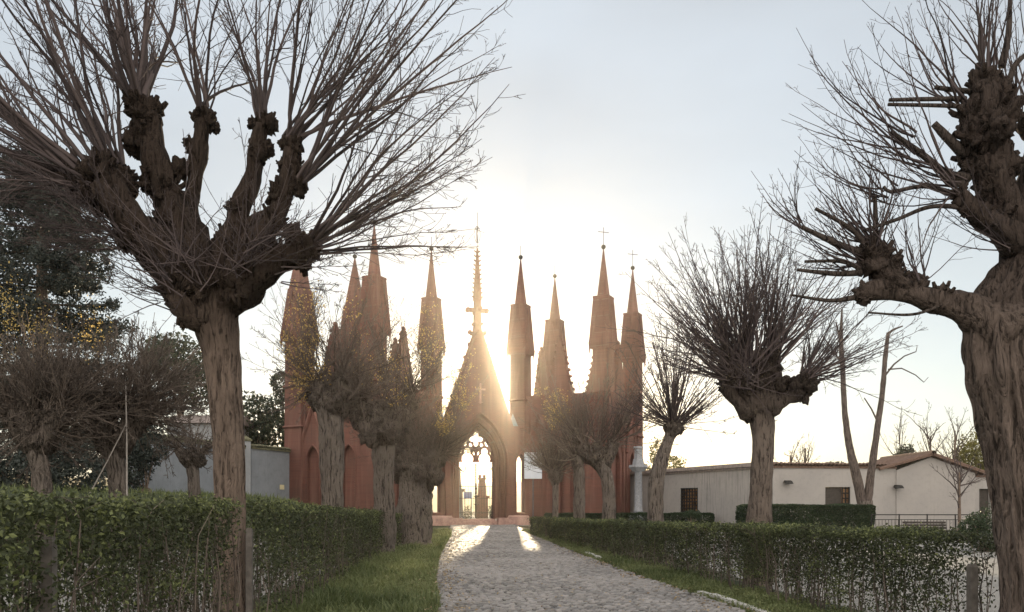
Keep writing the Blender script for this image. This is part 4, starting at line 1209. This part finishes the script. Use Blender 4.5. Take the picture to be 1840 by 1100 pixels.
# tracery: a pierced plate
def tracery():
    f, top = arch(1.40, 4.67)
    c = .035
    us = np.arange(-1.42, 1.42, c); zs_ = np.arange(4.70, 7.2, c)
    def hole(u, z):
        a = abs(u)
        def el(cx, cz, rx, rz, rot=0):
            x, y = a - cx, z - cz
            if rot: x, y = x * math.cos(rot) + y * math.sin(rot), -x * math.sin(rot) + y * math.cos(rot)
            return (x / rx) ** 2 + (y / rz) ** 2 < 1
        if el(0, 6.72, .20, .27) or el(.30, 6.43, .25, .20) or el(0, 6.13, .20, .27) or el(0, 6.43, .24, .24): return True
        if el(.41, 6.86, .14, .16, .6) or el(.42, 5.98, .14, .15, -.5): return True
        if el(.83, 6.09, .15, .22, .5): return True
        if el(.66, 5.50, .27, .27) or (z < 5.32 and el(.66, 4.95, .46, .42)) : return True
        if el(1.17, 5.40, .09, .17, .2) or el(.17, 5.36, .08, .16, -.3): return True
        return False
    m = MB(); V = []; Q = []; n = 0
    g = {}
    for i, u in enumerate(us):
        for j, z in enumerate(zs_):
            if abs(u + c / 2) < f(z) + .03 and not hole(u + c / 2, z + c / 2): g[(i, j)] = 1
    y0, y1 = .18, .40
    for (i, j) in g:
        u0, u1, z0, z1 = us[i], us[i] + c, zs_[j], zs_[j] + c
        V += [(u0, y0, z0), (u1, y0, z0), (u1, y0, z1), (u0, y0, z1), (u0, y1, z0), (u1, y1, z0), (u1, y1, z1), (u0, y1, z1)]
        Q += [[n, n + 1, n + 2, n + 3], [n + 5, n + 4, n + 7, n + 6]]
        if (i - 1, j) not in g: Q.append([n + 4, n, n + 3, n + 7])
        if (i + 1, j) not in g: Q.append([n + 1, n + 5, n + 6, n + 2])
        if (i, j - 1) not in g: Q.append([n + 4, n + 5, n + 1, n])
        if (i, j + 1) not in g: Q.append([n + 3, n + 2, n + 6, n + 7])
        n += 8
    m.add(V, Q)
    m.build('tracery', B, GH, world=False)
tracery()

# iron gate, two leaves
for sg in (-1, 1):
    m = MB(); y = .30
    for k in range(11):
        u = sg * (.06 + .125 * k)
        m.bar((u, y, .50), (u, y, 2.9 if k not in (0, 10) else 4.62), .011 if k not in (0, 10) else .025)
    for z in (.52, .95, 2.0, 2.9, 4.60):
        m.bar((sg * .03, y, z), (sg * 1.33, y, z), .018)
    for k in range(5):
        a = np.linspace(0, 2 * math.pi, 13)
        c = sg * (.2 + .25 * k)
        m.tube(np.stack([c + .1 * np.cos(a), 0 * a + y - .02, .73 + .17 * np.sin(a)], 1), .011, 4)
    m.bar((sg * .04, y - .05, .5), (sg * .04, y - .05, 4.6), .03)
    if sg > 0:
        for z, r in ((1.55, .13), (2.15, .15), (2.4, .10), (2.75, .14)):
            m.sphere((0, y - .06, z), r * .8, 8, 6, .3, 2)
        m.bar((-.18, y - .06, 2.15), (.22, y - .06, 2.15), .03); m.bar((-.18, y - .06, 1.55), (.2, y - .06, 1.55), .03)
    lf = m.build('gate_leaf', M['iron'], GH, world=False)
    a = np.linspace(0, 2 * math.pi, 21)
    r = MB(); r.tube(np.stack([sg * 1.0 + .21 * np.cos(a), 0 * a + y, 4.22 + .21 * np.sin(a)], 1), .035, 5)
    r.bar((sg * .45, y, 4.3), (sg * .8, y, 4.22), .03); r.tube([(sg * .98, y, 4.0), (sg * 1.0, y, 3.75), (sg * 1.06, y, 3.62)], .03, 5)
    r.build('ring_ornament', M['iron'], lf, world=False)

# pinnacle over the gable
m = MB()
m.frustum((0, -.1), 14.25, 14.9, .62, .50); m.frustum((0, -.1), 14.9, 15.05, .72, .72); m.frustum((0, -.1), 15.05, 16.75, .50, .46)
m.frustum((0, -.1), 16.75, 20.6, .56, .10)
PN = m
m = MB(); vo_ = MB()
for sg in (-1, 1):
    for ax in (0, 1):
        v = (sg * .5, 0) if ax == 0 else (0, sg * .5)
        m.box((v[0] * .95, -.1 + v[1] * .95, 16.0), ((.5, .3) if ax == 0 else (.3, .5)) + (.26,))
        m.sphere((v[0] * 1.45, -.1 + v[1] * 1.45, 16.0), .2, 7, 6, .3, 2)
        vo_.sphere((v[0] * 1.15, -.1 + v[1] * 1.15, 14.35), .17, 7, 6, .3, 2)
        vo_.tube([(v[0] * .6, -.1 + v[1] * .6, 14.2), (v[0] * 1.0, -.1 + v[1] * 1.0, 14.15), (v[0] * 1.25, -.1 + v[1] * 1.25, 14.4)], .08, 5)
m.box((0, -.1, 16.0), (.62, .62, .24)); vo_.box((0, -.1, 14.3), (.9, .9, .12))
vo_.build('volutes', B, GH, world=False)
m.build('cross_arms', B, GH, world=False, smooth=False)
m = PN
for k in range(11):
    z = 17.0 + k * .34
    hw = float(np.interp(z, [16.75, 20.6], [.28, .05]))
    for dx, dy in ((1, 0), (-1, 0), (0, 1), (0, -1)):
        m.tube([(dx * hw * .8, -.1 + dy * hw * .8, z - .06), (dx * (hw + .12), -.1 + dy * (hw + .12), z), (dx * (hw + .16), -.1 + dy * (hw + .16), z + .09)], [.07, .055, .03], 5)
m.build('pinnacle', B, GH, world=False)
m = MB(); a = np.linspace(0, 2 * math.pi, 25)
m.bar((0, -.1, 20.5), (0, -.1, 23.3), .022)
for q in (0, math.pi / 2):
    m.tube(np.stack([.22 * np.cos(a) * math.cos(q), -.1 + .22 * np.cos(a) * math.sin(q), 21.65 + .62 * np.sin(a)], 1), .022, 5)
m.build('wire_finial', M['ironlt'], GH, world=False)

# stones at the foot, threshold
m = MB()
m.box((0, .1, .15), (2.9, 1.5, .30)); m.box((0, .25, .375), (2.74, 1.1, .15))
m.build('step', M['plinth'], GH, world=False)
for sg in (-1, 1):
    m = MB(); m.box((sg * 2.93, -.33, .30), (2.62 - .9, 1.62, .60)); m.frustum((sg * 2.93, -.33), .60, .72, 1.62, 1.5)
    m.box((sg * 1.72, -.80, .27), (.70, .62, .54))
    m.build('plinth', M['plinth'], GH, world=False)

# blocks with lancet openings beside the gateway
for sg in (-1, 1):
    f, top = arch(.36, 4.65, 1.2)
    zs = sorted(set([.73, .95, .951, 4.65, 6.6, 7.4] + list(np.linspace(4.65, top, 9))))
    m = MB()
    strips(m, zs, lambda z: float(np.interp(z, [0, 6.6, 7.4], [.76, .76, .60])), lambda z, f=f: 0.0 if z < .951 else f(z), -.62, .45, sg * 3.28)
    m.build('lancet_block', B, GH, world=False)
    m = MB(); m.tube(arch_pts(.46, 4.65, .95, -.63, 1.2, 8, sg * 3.28), .06, 6); m.build('lancet_moulding', B, GH, world=False)
    # slate slope between gable and turret
    m = MB(); z0 = 7.35
    m.add([(sg * 2.45, -.5, z0), (sg * 4.0, -.5, z0), (sg * 4.0, .4, z0 + .05), (sg * 2.45, .4, z0 + .05), (sg * 2.9, .0, z0 + 1.5), (sg * 3.6, .0, z0 + 1.5)],
          [[0, 1, 5, 4], [2, 3, 4, 5], [0, 3, 2, 1]], T=[[1, 2, 5], [3, 0, 4]])
    m.build('slate_roof', M['lead'], GH, world=False)

TW = R(45)
def turret(u, n, z0, cross, k_=1.08, shoulder=True):
    m = MB()
    cb, ct = 1.50 * k_, (1.06 if shoulder else .92) * k_
    m.frustum((u, n), z0, 13.05, 1.22 * k_, 1.12 * k_, 4, TW)
    m.frustum((u, n), 12.85, 13.25, 1.36 * k_, cb, 4, TW)
    m.frustum((u, n), 13.25, 16.55, cb, ct, 4, TW)
    if shoulder: m.frustum((u, n), 16.552, 16.68, 1.12 * k_, 1.08 * k_, 4, TW)
    for zz in ((7.2, 9.3) if z0 > 1 else (6.8, 9.6)):
        m.frustum((u, n), zz, zz + .10, 1.22 * k_, 1.36 * k_, 4, TW); m.frustum((u, n), zz + .10, zz + .22, 1.36 * k_, 1.2 * k_, 4, TW)
    # steep gablets on each face
    for k in range(4):
        a = TW + k * math.pi / 2
        o = np.array([math.cos(a), math.sin(a)]); sd = np.array([-o[1], o[0]])
        for sg in (-1, 1):
            P = []
            for t in (0, 1):
                z = 13.2 + t * 3.2; off = np.interp(z, [13.25, 16.55], [cb / 2, ct / 2]) + .02
                xy = np.array([u, n]) + o * off + sd * sg * (.62 * k_ * (1 - t) + .02)
                P.append((xy[0], xy[1], z))
            m.bar(P[0], P[1], .055, 5)
        for z, w_, h_ in ((10.4, .16, 2.2),):
            off = np.interp(z, [0, 13], [.60 * k_, .56 * k_]) + .015
            xy = np.array([u, n]) + o * off
            m.box((xy[0], xy[1], z), (.05, .46, h_), a)
        c4 = np.array([u, n]) + (o + sd) * .70 * k_
        m.frustum(c4, 12.5, 13.3, .05, .16, 4, a)
    t = m.build('turret', B, GH, world=False)
    m = MB(); m.frustum((u, n), 16.68 if shoulder else 16.5, 20.15, (.82 if shoulder else .95) * (.5 + .5 * k_), .07, 8 if shoulder else 4, TW); m.build('spire', B, t, world=False)
    m = MB(); m.sphere((u, n, 20.32), .17, 10, 8); m.build('ball_finial', M['iron'], t, world=False, smooth=True)
    m = MB(); m.bar((u, n, 20.4), (u, n, 21.75 if cross else 21.2), .022)
    if cross: m.box((u, n, 21.4), (.85, .035, .035), 0)
    m.build('cross' if cross else 'rod', M['ironlt'], t, world=False)

for u, n, z0, c, k_, sh in ((-3.45, .05, 6, False, .98, True), (3.45, .05, 6, False, 1.06, True), (-8.2, -4.2, 0, False, 1.06, True), (8.45, -4.1, 0, True, 1.10, True),
                            (-8.6, 3.6, 0, False, 1.25, False), (7.7, 4.0, 0, False, 1.1, True), (-12.8, 0, 0, False, 1.25, False), (12.8, 0, 0, True, 1.08, True)):
    turret(u, n, z0, c, k_, sh)

def pav_wall(p, q, niches, front, ztop=9.4, gab=True):
    p, q = np.array(p, float), np.array(q, float)
    L = np.linalg.norm(q - p); c = (p + q) / 2; a = math.atan2(q[1] - p[1], q[0] - p[0])
    e = np.array([math.cos(a), math.sin(a)]); nn = np.array([e[1], -e[0]])
    if nn.dot(c - np.array([math.copysign(8.1, c[0]), -.1])) < 0: nn = -nn     # outward
    m = MB(); z = 0
    m.box((c[0], c[1], ztop / 2), (L - .9, .5, ztop), a)
    m.build('pavilion_wall', B, GH, world=False)
    m = MB(); m.box((c[0], c[1], ztop + .16), (L - .9, .66, .30), a); 
    m.build('cornice', B, GH, world=False)
    def loc(s, o, z): xy = c + e * s + nn * o; return (xy[0], xy[1], z)
    if gab:
        m = MB(); V = []
        for o in (-.2, .2):
            V += [loc(-1.15, o, ztop - 1.5), loc(1.15, o, ztop - 1.5), loc(.95, o, ztop + .31), loc(.08, o, 13.7), loc(-.08, o, 13.7), loc(-.95, o, ztop + .31)]
        m.add(V, [[0, 6, 7, 1], [1, 7, 8, 2], [2, 8, 9, 3], [3, 9, 10, 4], [4, 10, 11, 5], [5, 11, 6, 0]], N=[[0, 1, 2, 3, 4, 5], [11, 10, 9, 8, 7, 6]])
        for sg in (-1, 1):
            m.bar(loc(sg * 1.0, 0, ztop + .2), loc(sg * .1, 0, 13.7), .09, 5)
            for t in np.linspace(.08, .92, 8):
                m.sphere(loc(sg * (1.08 - .9 * t), 0, ztop + .35 + (13.4 - ztop) * t), .13, 6, 5, .4, 2, (1.2, 1.2, .9), t * 9)
        m.sphere(loc(0, 0, 13.85), .17, 6, 5, .3)
        m.build('wall_gable', B, GH, world=False)
    if not front: return
    m = MB(); m.box(loc(0, .33, .3), (L - 1.0, .2, .6), a); m.build('wall_plinth', M['plinth'], GH, world=False)
    for s_ in niches:
        # projecting gabled panel with a blind pointed arch
        hw = 1.02
        f, top = arch(.52, 4.6, 1.0)
        g = lambda z: float(np.interp(z, [0, 5.6, 8.1, 8.2], [hw, hw, .06, .02]))
        zs = sorted(set([0.0, .5, .501, 4.6, 5.6, 8.2] + list(np.linspace(4.6, top, 9)) + [6.4, 7.2, 8.1]))
        m0 = MB(); strips(m0, zs, g, lambda z, f=f: 0.0 if z < .501 else f(z), -.22, 0.0)
        m = MB()
        V = np.concatenate(m0.V); W2 = np.stack([c[0] + e[0] * (s_ + V[:, 0]) - nn[0] * (V[:, 1] - .30), c[1] + e[1] * (s_ + V[:, 0]) - nn[1] * (V[:, 1] - .30), V[:, 2]], 1)
        m.add(W2, np.concatenate(m0.Q))
        for sg in (-1, 1):
            m.bar(loc(s_ + sg * (hw + .08), .54, 5.5), loc(s_ + sg * .03, .54, 8.25), .15, 5)
        m.build('niche_panel', B, GH, world=False)
        P = arch_pts(.58, 4.6, .5, 0, 1.0, 8)
        m = MB(); m.tube([loc(s_ + a_[0], .53, a_[2]) for a_ in P], .08, 6); m.build('niche_moulding', B, GH, world=False)
    for s_ in (-L / 2 + .75, 0, L / 2 - .75):
        m = MB(); m.box(loc(s_, .36, 3.6), (.32, .34, 7.2), a); m.frustum(loc(s_, .36, 0)[:2], 7.2, 8.3, .36, .05, 4, a); m.build('pilaster', B, GH, world=False)

for sg in (-1, 1):
    inn, frt, out, bck = (sg * 3.45, .05), (sg * 8.3, -4.15), (sg * 12.8, 0), (sg * 8.15, 3.8)
    pav_wall(inn, frt, (-1.5, 1.5), True)
    pav_wall(frt, out, (-1.5, 1.5), True)
    pav_wall(out, bck, (), False)
    pav_wall(bck, inn, (), False)


# ------------------------------------------------------------------ things seen through the gate
d = 78.0
b = W(866, 905, d)
mo = thing('brick_monument', 'red brick monument with a battlemented shaft seen through the gate', 'monument', (b[0], d, 0), R(17))
m = MB(); m.frustum((0, 0), 0, 2.15, 1.0, .95); m.frustum((0, 0), 2.15, 2.35, 1.15, 1.2); m.build('pedestal', B, mo, world=False)
m = MB(); m.frustum((0, 0), 2.35, 3.9, .75, .55); m.frustum((0, 0), 3.9, 4.1, .66, .68)
for k in range(4):
    a = k * math.pi / 2 + math.pi / 4
    m.box((.25 * math.cos(a) * 1.3, .25 * math.sin(a) * 1.3, 4.25), (.16, .16, .3))
m.build('shaft', B, mo, world=False)
d = 68.0
b = W(824, 905, d)
pi_ = thing('stone_pier', 'pale stone pier just inside the gate on the left', 'pier', (b[0], d, 0), R(17))
m = MB(); m.frustum((0, 0), 0, .5, .85, .85); m.frustum((0, 0), .5, 2.6, .62, .58); m.build('shaft', M['granite'], pi_, world=False)
m = MB(); m.frustum((0, 0), 2.6, 2.85, .85, .9); m.frustum((0, 0), 2.85, 4.4, .42, .3); m.sphere((0, 0, 4.5), .22, 8, 6); m.build('cap', M['granite'], pi_, world=False)
b = W(841, 905, 72)
sg_ = thing('notice_board', 'blue notice panel on two legs beyond the gate', 'sign', (b[0], 72, 0), R(10))
m = MB(); m.box((0, 0, 2.35), (.72, .05, .62)); m.build('panel', M['blue'], sg_, world=False)
for sx in (-.3, .3):
    m = MB(); m.bar((sx, .05, 0), (sx, .05, 2.6), .03, 6); m.build('leg', M['ironlt'], sg_, world=False)
foliage('rounded_bush', 'dark dome-shaped bush beyond the gate in front of the blue panel', 'shrub', 70, [(840, 922, 9, 15, 0, .45)], 900, .10, 'box', 'shrubs')
foliage('rounded_bush', 'dark bush at the right inner side of the gate opening', 'shrub', 66, [(883, 918, 6, 14, 0, .3)], 600, .10, 'box', 'shrubs')

# ------------------------------------------------------------------ sign, stone column
d = 55.0
b = W(958, 905, d)
sg_ = thing('sign_board', 'grey rectangular sign board on a thin pole before the brick wall', 'sign', (b[0], d, 0), R(8))
m = MB(); m.box((0, 0, 4.2), (1.22, .04, 1.80)); m.build('panel', M['board'], sg_, world=False)
m = MB(); m.bar((0, .05, 0), (0, .05, 5.0), .045, 8); m.build('pole', M['ironlt'], sg_, world=False)
d = 54.0
b = W(1147, 905, d)
co = thing('stone_column', 'grey stone column with a capital standing before the white wall', 'column', (b[0], d, 0), R(20))
m = MB(); m.frustum((0, 0), 0, .55, 1.15, 1.1); m.frustum((0, 0), .55, 1.0, .95, .72); m.build('pedestal', M['granite'], co, world=False)
m = MB(); m.lathe((0, 0, 0), [(.33, 1.0), (.30, 1.15), (.27, 1.3), (.25, 3.7), (.29, 3.75)], 14); m.build('shaft', M['granite'], co, world=False, smooth=True)
m = MB(); m.frustum((0, 0), 3.75, 4.05, .55, .95); m.frustum((0, 0), 4.05, 4.2, .95, .9); m.frustum((0, 0), 4.2, 4.6, .6, .5); m.build('capital', M['granite'], co, world=False)
m = MB(); m.frustum((0, 0), 4.6, 5.3, .42, .36); m.frustum((0, 0), 5.3, 5.45, .52, .46); m.build('finial', M['granite'], co, world=False)


# ------------------------------------------------------------------ walls and house on the right
def run(m, p, q, z0, z1, th, off=0.0):
    p, q = np.array(p, float), np.array(q, float); L = np.linalg.norm(q - p); a = math.atan2(q[1] - p[1], q[0] - p[0])
    c = (p + q) / 2 + off * np.array([math.sin(a), -math.cos(a)])
    m.box((c[0], c[1], (z0 + z1) / 2), (L, th, z1 - z0), a)
    return a
A_, C_, E_ = (8.9, 64.0), (15.5, 48.0), (23.3, 49.0)
wl = thing('boundary_wall', 'long white rendered wall with dark streaks running up to the gatehouse', 'wall', (12.2, 56, 0))
def cut_wall(m, p, q, z0, z1, th, holes):
    """wall with rectangular openings (s0, s1, za, zb) along its length"""
    p, q = np.array(p, float), np.array(q, float); L = np.linalg.norm(q - p); e = (q - p) / L
    s = 0.0
    for s0, s1, za, zb_ in sorted(holes):
        run(m, p + e * s, p + e * s0, z0, z1, th)
        if za > z0: run(m, p + e * s0, p + e * s1, z0, za, th)
        run(m, p + e * s0, p + e * s1, zb_, z1, th)
        s = s1
    run(m, p + e * s, q, z0, z1, th)
    return e, math.atan2(e[1], e[0])
m = MB(); e, a = cut_wall(m, A_, C_, 0, 3.72, .4, [(8.15, 10.2, 1.0, 2.68)]); m.build('wall', M['white_st'], wl)
m = MB(); run(m, A_, C_, 3.72, 3.86, .62); run(m, A_, C_, 3.86, 4.10, .9); m.build('eave', M['eave'], wl)
wd = MB(); p0 = np.array(A_) + e * 9.175
wd.box((p0[0], p0[1], 1.84), (2.05, .05, 1.68), a); wn = wd.build('window', M['pane'], wl)
fr = MB()
for so, zz, L_, H_ in ((9.175, 2.63, 2.04, .10), (9.175, 1.05, 2.04, .10), (8.2, 1.84, .10, 1.66), (10.15, 1.84, .10, 1.66)):
    p = np.array(A_) + e * so - .08 * np.array([-e[1], e[0]]); fr.box((p[0], p[1], zz), (L_, .09, H_), a)
fr.build('frame', M['wood'], wn)
g = MB()
for k in range(7):
    p = np.array(A_) + e * (8.22 + k * .318) - .16 * np.array([-e[1], e[0]])
    g.bar((p[0], p[1], 1.0), (p[0], p[1], 2.68), .042)
for k in range(8):
    p = np.array(A_) + e * 8.15 - .16 * np.array([-e[1], e[0]]); q = np.array(A_) + e * 10.2 - .16 * np.array([-e[1], e[0]])
    g.bar((p[0], p[1], 1.06 + k * .225), (q[0], q[1], 1.06 + k * .225), .038)
g.build('grille', M['iron'], wn)
# second stretch
wl = thing('boundary_wall', 'white rendered wall with a tiled coping, shuttered opening and forked tree before it', 'wall', (19.4, 48.5, 0))
m = MB(); e, a = cut_wall(m, C_, E_, 0, 3.72, .4, [(3.3, 4.9, 1.25, 2.6)]); m.build('wall', M['white'], wl)
def tiles(m, p, q, z, th, step=.24):
    p, q = np.array(p, float), np.array(q, float); L = np.linalg.norm(q - p); e = (q - p) / L; nrm = np.array([-e[1], e[0]])
    k = int(L / step)
    for i in range(k):
        c = p + e * (i + .5) * step; zz = z + random.uniform(-.015, .02)
        m.tube([(c[0] - nrm[0] * th, c[1] - nrm[1] * th, zz), (c[0], c[1], zz + .10), (c[0] + nrm[0] * th, c[1] + nrm[1] * th, zz)], step * .47, 7)
m = MB(); run(m, C_, E_, 3.72, 3.84, .56); tiles(m, C_, E_, 3.88, .33); m.build('coping', M['tile'], wl)
op = MB(); p = np.array(C_) + e * 3.85; op.box((p[0], p[1], 1.92), (1.1, .08, 1.34), a); op.build('shutter', M['wood'], wl)
op = MB(); p = np.array(C_) + e * 4.66; op.box((p[0], p[1] + .03, 1.92), (.48, .05, 1.34), a); wn = op.build('window', M['pane'], wl)
g = MB()
for k in range(3):
    p = np.array(C_) + e * (4.44 + .22 * k); g.bar((p[0], p[1] - .12, 1.26), (p[0], p[1] - .12, 2.6), .042)
for k in range(5):
    p = np.array(C_) + e * 4.42; q = np.array(C_) + e * 4.9; g.bar((p[0], p[1] - .12, 1.3 + k * .31), (q[0], q[1] - .12, 1.3 + k * .31), .038)
g.build('grille', M['iron'], wn)

# gabled house end
hs = thing('gabled_house', 'low white house end with a shallow clay-tiled gable', 'house', (25.6, 49.0, 0))
def gab_poly(m, x0, x1, y0, y1, ze0, ze1, xa, za):
    V = []
    for y in (y0, y1):
        V += [(x0, y, 0), (x1, y, 0), (x1, y, ze1), (xa, y, za), (x0, y, ze0)]
    m.add(V, [[1, 0, 5, 6], [2, 1, 6, 7], [3, 2, 7, 8], [4, 3, 8, 9], [0, 4, 9, 5]], N=[[0, 1, 2, 3, 4], [9, 8, 7, 6, 5]])
m = MB(); gab_poly(m, 23.32, 28.1, 48.75, 55, 3.62, 3.45, 25.4, 4.42); m.build('wall', M['white'], hs)
m = MB()
def slope(m, p0, p1, y0, y1, th):
    """tiled slope between eave p0=(x,z) and ridge p1, rows of half-round tiles running up the slope"""
    v = np.array([p1[0] - p0[0], p1[1] - p0[1]]); L = np.linalg.norm(v); v /= L; nn = np.array([-v[1], v[0]]); 
    if nn[1] < 0: nn = -nn
    V = []
    for y in (y0, y1):
        for q in (p0, p1):
            for o in (0.0, th): V.append((q[0] + nn[0] * o, y, q[1] + nn[1] * o))
    m.add(V, [[0, 1, 3, 2], [4, 6, 7, 5], [0, 4, 5, 1], [2, 3, 7, 6], [1, 5, 7, 3], [0, 2, 6, 4]])
    y = y0 + .12
    while y < y1:
        a = p0 + nn * (th + .02); b = p1 + nn * (th + .02)
        m.tube([(a[0], y, a[1] + random.uniform(-.02, .02)), ((a[0] + b[0]) / 2, y, (a[1] + b[1]) / 2 + random.uniform(-.02, .03)), (b[0], y, b[1])], .105, 7)
        y += .24
slope(m, np.array([22.2, 3.62]), np.array([25.4, 4.5]), 48.4, 55.2, .08)
slope(m, np.array([28.6, 3.36]), np.array([25.4, 4.5]), 48.4, 55.2, .08)
m.tube([(25.4, 48.35, 4.66), (25.4, 52, 4.68), (25.4, 55.2, 4.66)], .15, 8)
m.build('roof', M['tile'], hs)
wl = thing('boundary_wall', 'white wall with a tiled coping at the right behind the massive trunk', 'wall', (34, 49, 0))
m = MB(); e, a = cut_wall(m, (28.12, 49), (44, 50), 0, 3.2, .4, [(.25, .95, .0, 2.5)]); m.build('wall', M['white'], wl)
m = MB(); run(m, (28.12, 49), (44, 50), 3.2, 3.32, .56); tiles(m, (28.12, 49), (44, 50), 3.36, .33); m.build('coping', M['tile'], wl)
m = MB(); m.box((28.72, 49.1, 1.25), (.7, .08, 2.5)); m.build('door', M['wood'], wl)

# lamps fixed on the walls
def wall_lamp(px, py, d, label):
    b = W(px, py, d)
    t = thing('wall_lamp', label, 'lamp', b)
    m = MB(); m.box((0, .2, 0), (.12, .3, .12)); m.build('bracket', M['iron'], t, world=False)
    m = MB(); m.add(np.array([[-.25, -.25, -.06], [.25, -.25, -.06], [.25, .1, 0], [-.25, .1, 0], [-.18, -.2, .1], [.18, -.2, .1], [.2, .1, .16], [-.2, .1, .16]]),
                    [[3, 2, 1, 0], [4, 5, 6, 7], [0, 1, 5, 4], [1, 2, 6, 5], [2, 3, 7, 6], [3, 0, 4, 7]]); m.build('lamp_head', M['iron'], t, world=False)
wall_lamp(1416, 868, 47.7, 'flat dark lamp on the white wall right of the round-headed tree')
wall_lamp(1614, 876, 48.5, 'dark floodlight on the white wall under the tiled gable')

# railing and bench
rl = thing('railing', 'dark iron railing with thin uprights before the gabled house', 'railing', (18.6, 36, 0), R(-4))
m = MB()
L = 4.9
for z in (.12, .88, 1.1): m.bar((-L / 2, 0, z), (L / 2, 0, z), .022 if z > 1 else .015)
k = int(L / .14)
for i in range(k): m.bar((-L / 2 + (i + .5) * .14, 0, .12), (-L / 2 + (i + .5) * .14, 0, .88), .010)
m.build('bars', M['iron'], rl, world=False)
for i in range(5):
    m = MB(); x = -L / 2 + .02 + i * (L - .04) / 4; m.bar((x, .0, 0), (x, .0, 1.13), .028, 6); m.build('post', M['iron'], rl, world=False)
bn = thing('bench', 'dark slatted bench standing before the iron railing', 'bench', (17.6, 34.2, 0), R(-3))
m = MB()
for k in range(4): m.box((0, -.02 - .11 * k, .43), (1.8, .09, .035))
m.build('seat', M['wood'], bn, world=False)
m = MB()
for k in range(3): m.box((0, .09 + .025 * k, .56 + .115 * k), (1.8, .03, .09))
m.build('backrest', M['wood'], bn, world=False)
for sx in (-.75, .75):
    m = MB(); m.tube([(sx, -.36, 0), (sx, -.34, .40), (sx, .05, .40), (sx, .18, .84)], .025, 6); m.bar((sx, .06, .4), (sx, .16, 0), .025, 6)
    m.build('leg', M['iron'], bn, world=False)


# ------------------------------------------------------------------ walls on the left
PA, PB = (-15.6, 56.3), (-17.2, 52.6)
PC = (-18.6, 40.0)
wl = thing('garden_wall', 'grey-blue rendered garden wall joined to the outer left turret', 'wall', (-16.6, 54.5, 0))
pa, pb = W(521, 905, 56.0)[:2], W(447, 905, 52.0)[:2]
m = MB(); run(m, pa, pb, 0, 5.15, .4); m.build('wall', M['bluewall'], wl)
m = MB(); run(m, pa, pb, 5.15, 5.25, .62); tiles(m, pa, pb, 5.3, .34, .22); m.build('coping', M['moss'], wl)
m = MB(); c = W(508, 876, 53.5); m.box((W(508, 905, 55.0)[0], 55.0 - .16, 2.72), (.45, .03, .32), math.atan2(pb[1] - pa[1], pb[0] - pa[0])); m.build('name_plate', M['paper'], wl)
p5 = W(441, 905, 51.6)
pr_ = thing('wall_pier', 'pale plastered pier right behind the big left trunk', 'pier', (p5[0], p5[1], 0), R(40))
m = MB(); m.frustum((0, 0), 0, 5.6, .5, .5); m.build('shaft', M['graywall'], pr_, world=False)
m = MB(); m.frustum((0, 0), 5.6, 5.72, .62, .66); m.frustum((0, 0), 5.72, 5.95, .6, .1); m.build('cap', M['moss'], pr_, world=False)
wl = thing('garden_wall', 'grey-blue rendered wall rising behind the small mop-headed pollard', 'wall', (-20, 46, 0))
pc, pd_ = W(434, 905, 51.2)[:2], W(215, 905, 41)[:2]
m = MB(); run(m, pc, pd_, 0, 5.05, .4); m.build('wall', M['bluewall'], wl)
m = MB(); run(m, pc, pd_, 5.05, 5.15, .6); tiles(m, pc, pd_, 5.2, .34, .24); m.build('coping', M['moss'], wl)
oh = thing('outbuilding', 'pale outbuilding with a dark roof edge behind the grey-blue wall', 'building', (W(360, 905, 58)[0], 60, 0))
x0, x1 = W(300, 905, 58)[0], W(420, 905, 58)[0]
m = MB(); m.box(((x0 + x1) / 2, 60, 3.7), (x1 - x0, 4, 7.4)); m.build('wall', M['graywall'], oh)
m = MB(); V = []
m.add([(x0 - .3, 57.6, 7.4), (x1 + .3, 57.6, 7.4), (x1 + .3, 62.4, 7.4), (x0 - .3, 62.4, 7.4), (x0 - .3, 60, 8.2), (x1 + .3, 60, 8.2)], [[0, 1, 5, 4], [2, 3, 4, 5], [0, 3, 2, 1]], T=[[1, 2, 5], [3, 0, 4]])
m.build('roof', M['eave'], oh)

# poles leaning by the brushy pollard
def pole(a, b, d, r, label):
    p, q = W(*a, d), W(*b, d)
    p[2] = min(p[2], zb(a[0], d) + .0) if False else p[2]
    m = MB(); m.tube([p, (p + q) / 2 + np.array([.01, 0, 0]), q], [r, r * .9, r * .7], 6)
    tag(m.build('garden_pole', M['dirtw'], smooth=True), label, 'pole', 'poles by the brushy pollard')
pole((228, 905), (226, 690), 16.4, .018, 'upright thin pole beside the forked pale trunk')
pole((152, 905), (228, 760), 16.3, .014, 'slanting thin stick leaning on the upright pole')


# ------------------------------------------------------------------ hazy air, added to stand in for the glare round the sun
g = NG('hazy_air')
g.t.nodes.remove(g.b)
v = g.n('ShaderNodeVolumePrincipled')
v.inputs['Color'].default_value = (1.0, .93, .82, 1)
v.inputs['Density'].default_value = .00045
v.inputs['Anisotropy'].default_value = .88
g.l(v.outputs[0], g.out.inputs['Volume'])
m = MB(); m.box((0, 190, 16), (1100, 520, 36))
tag(m.build('haze', g.m), kind='stuff')
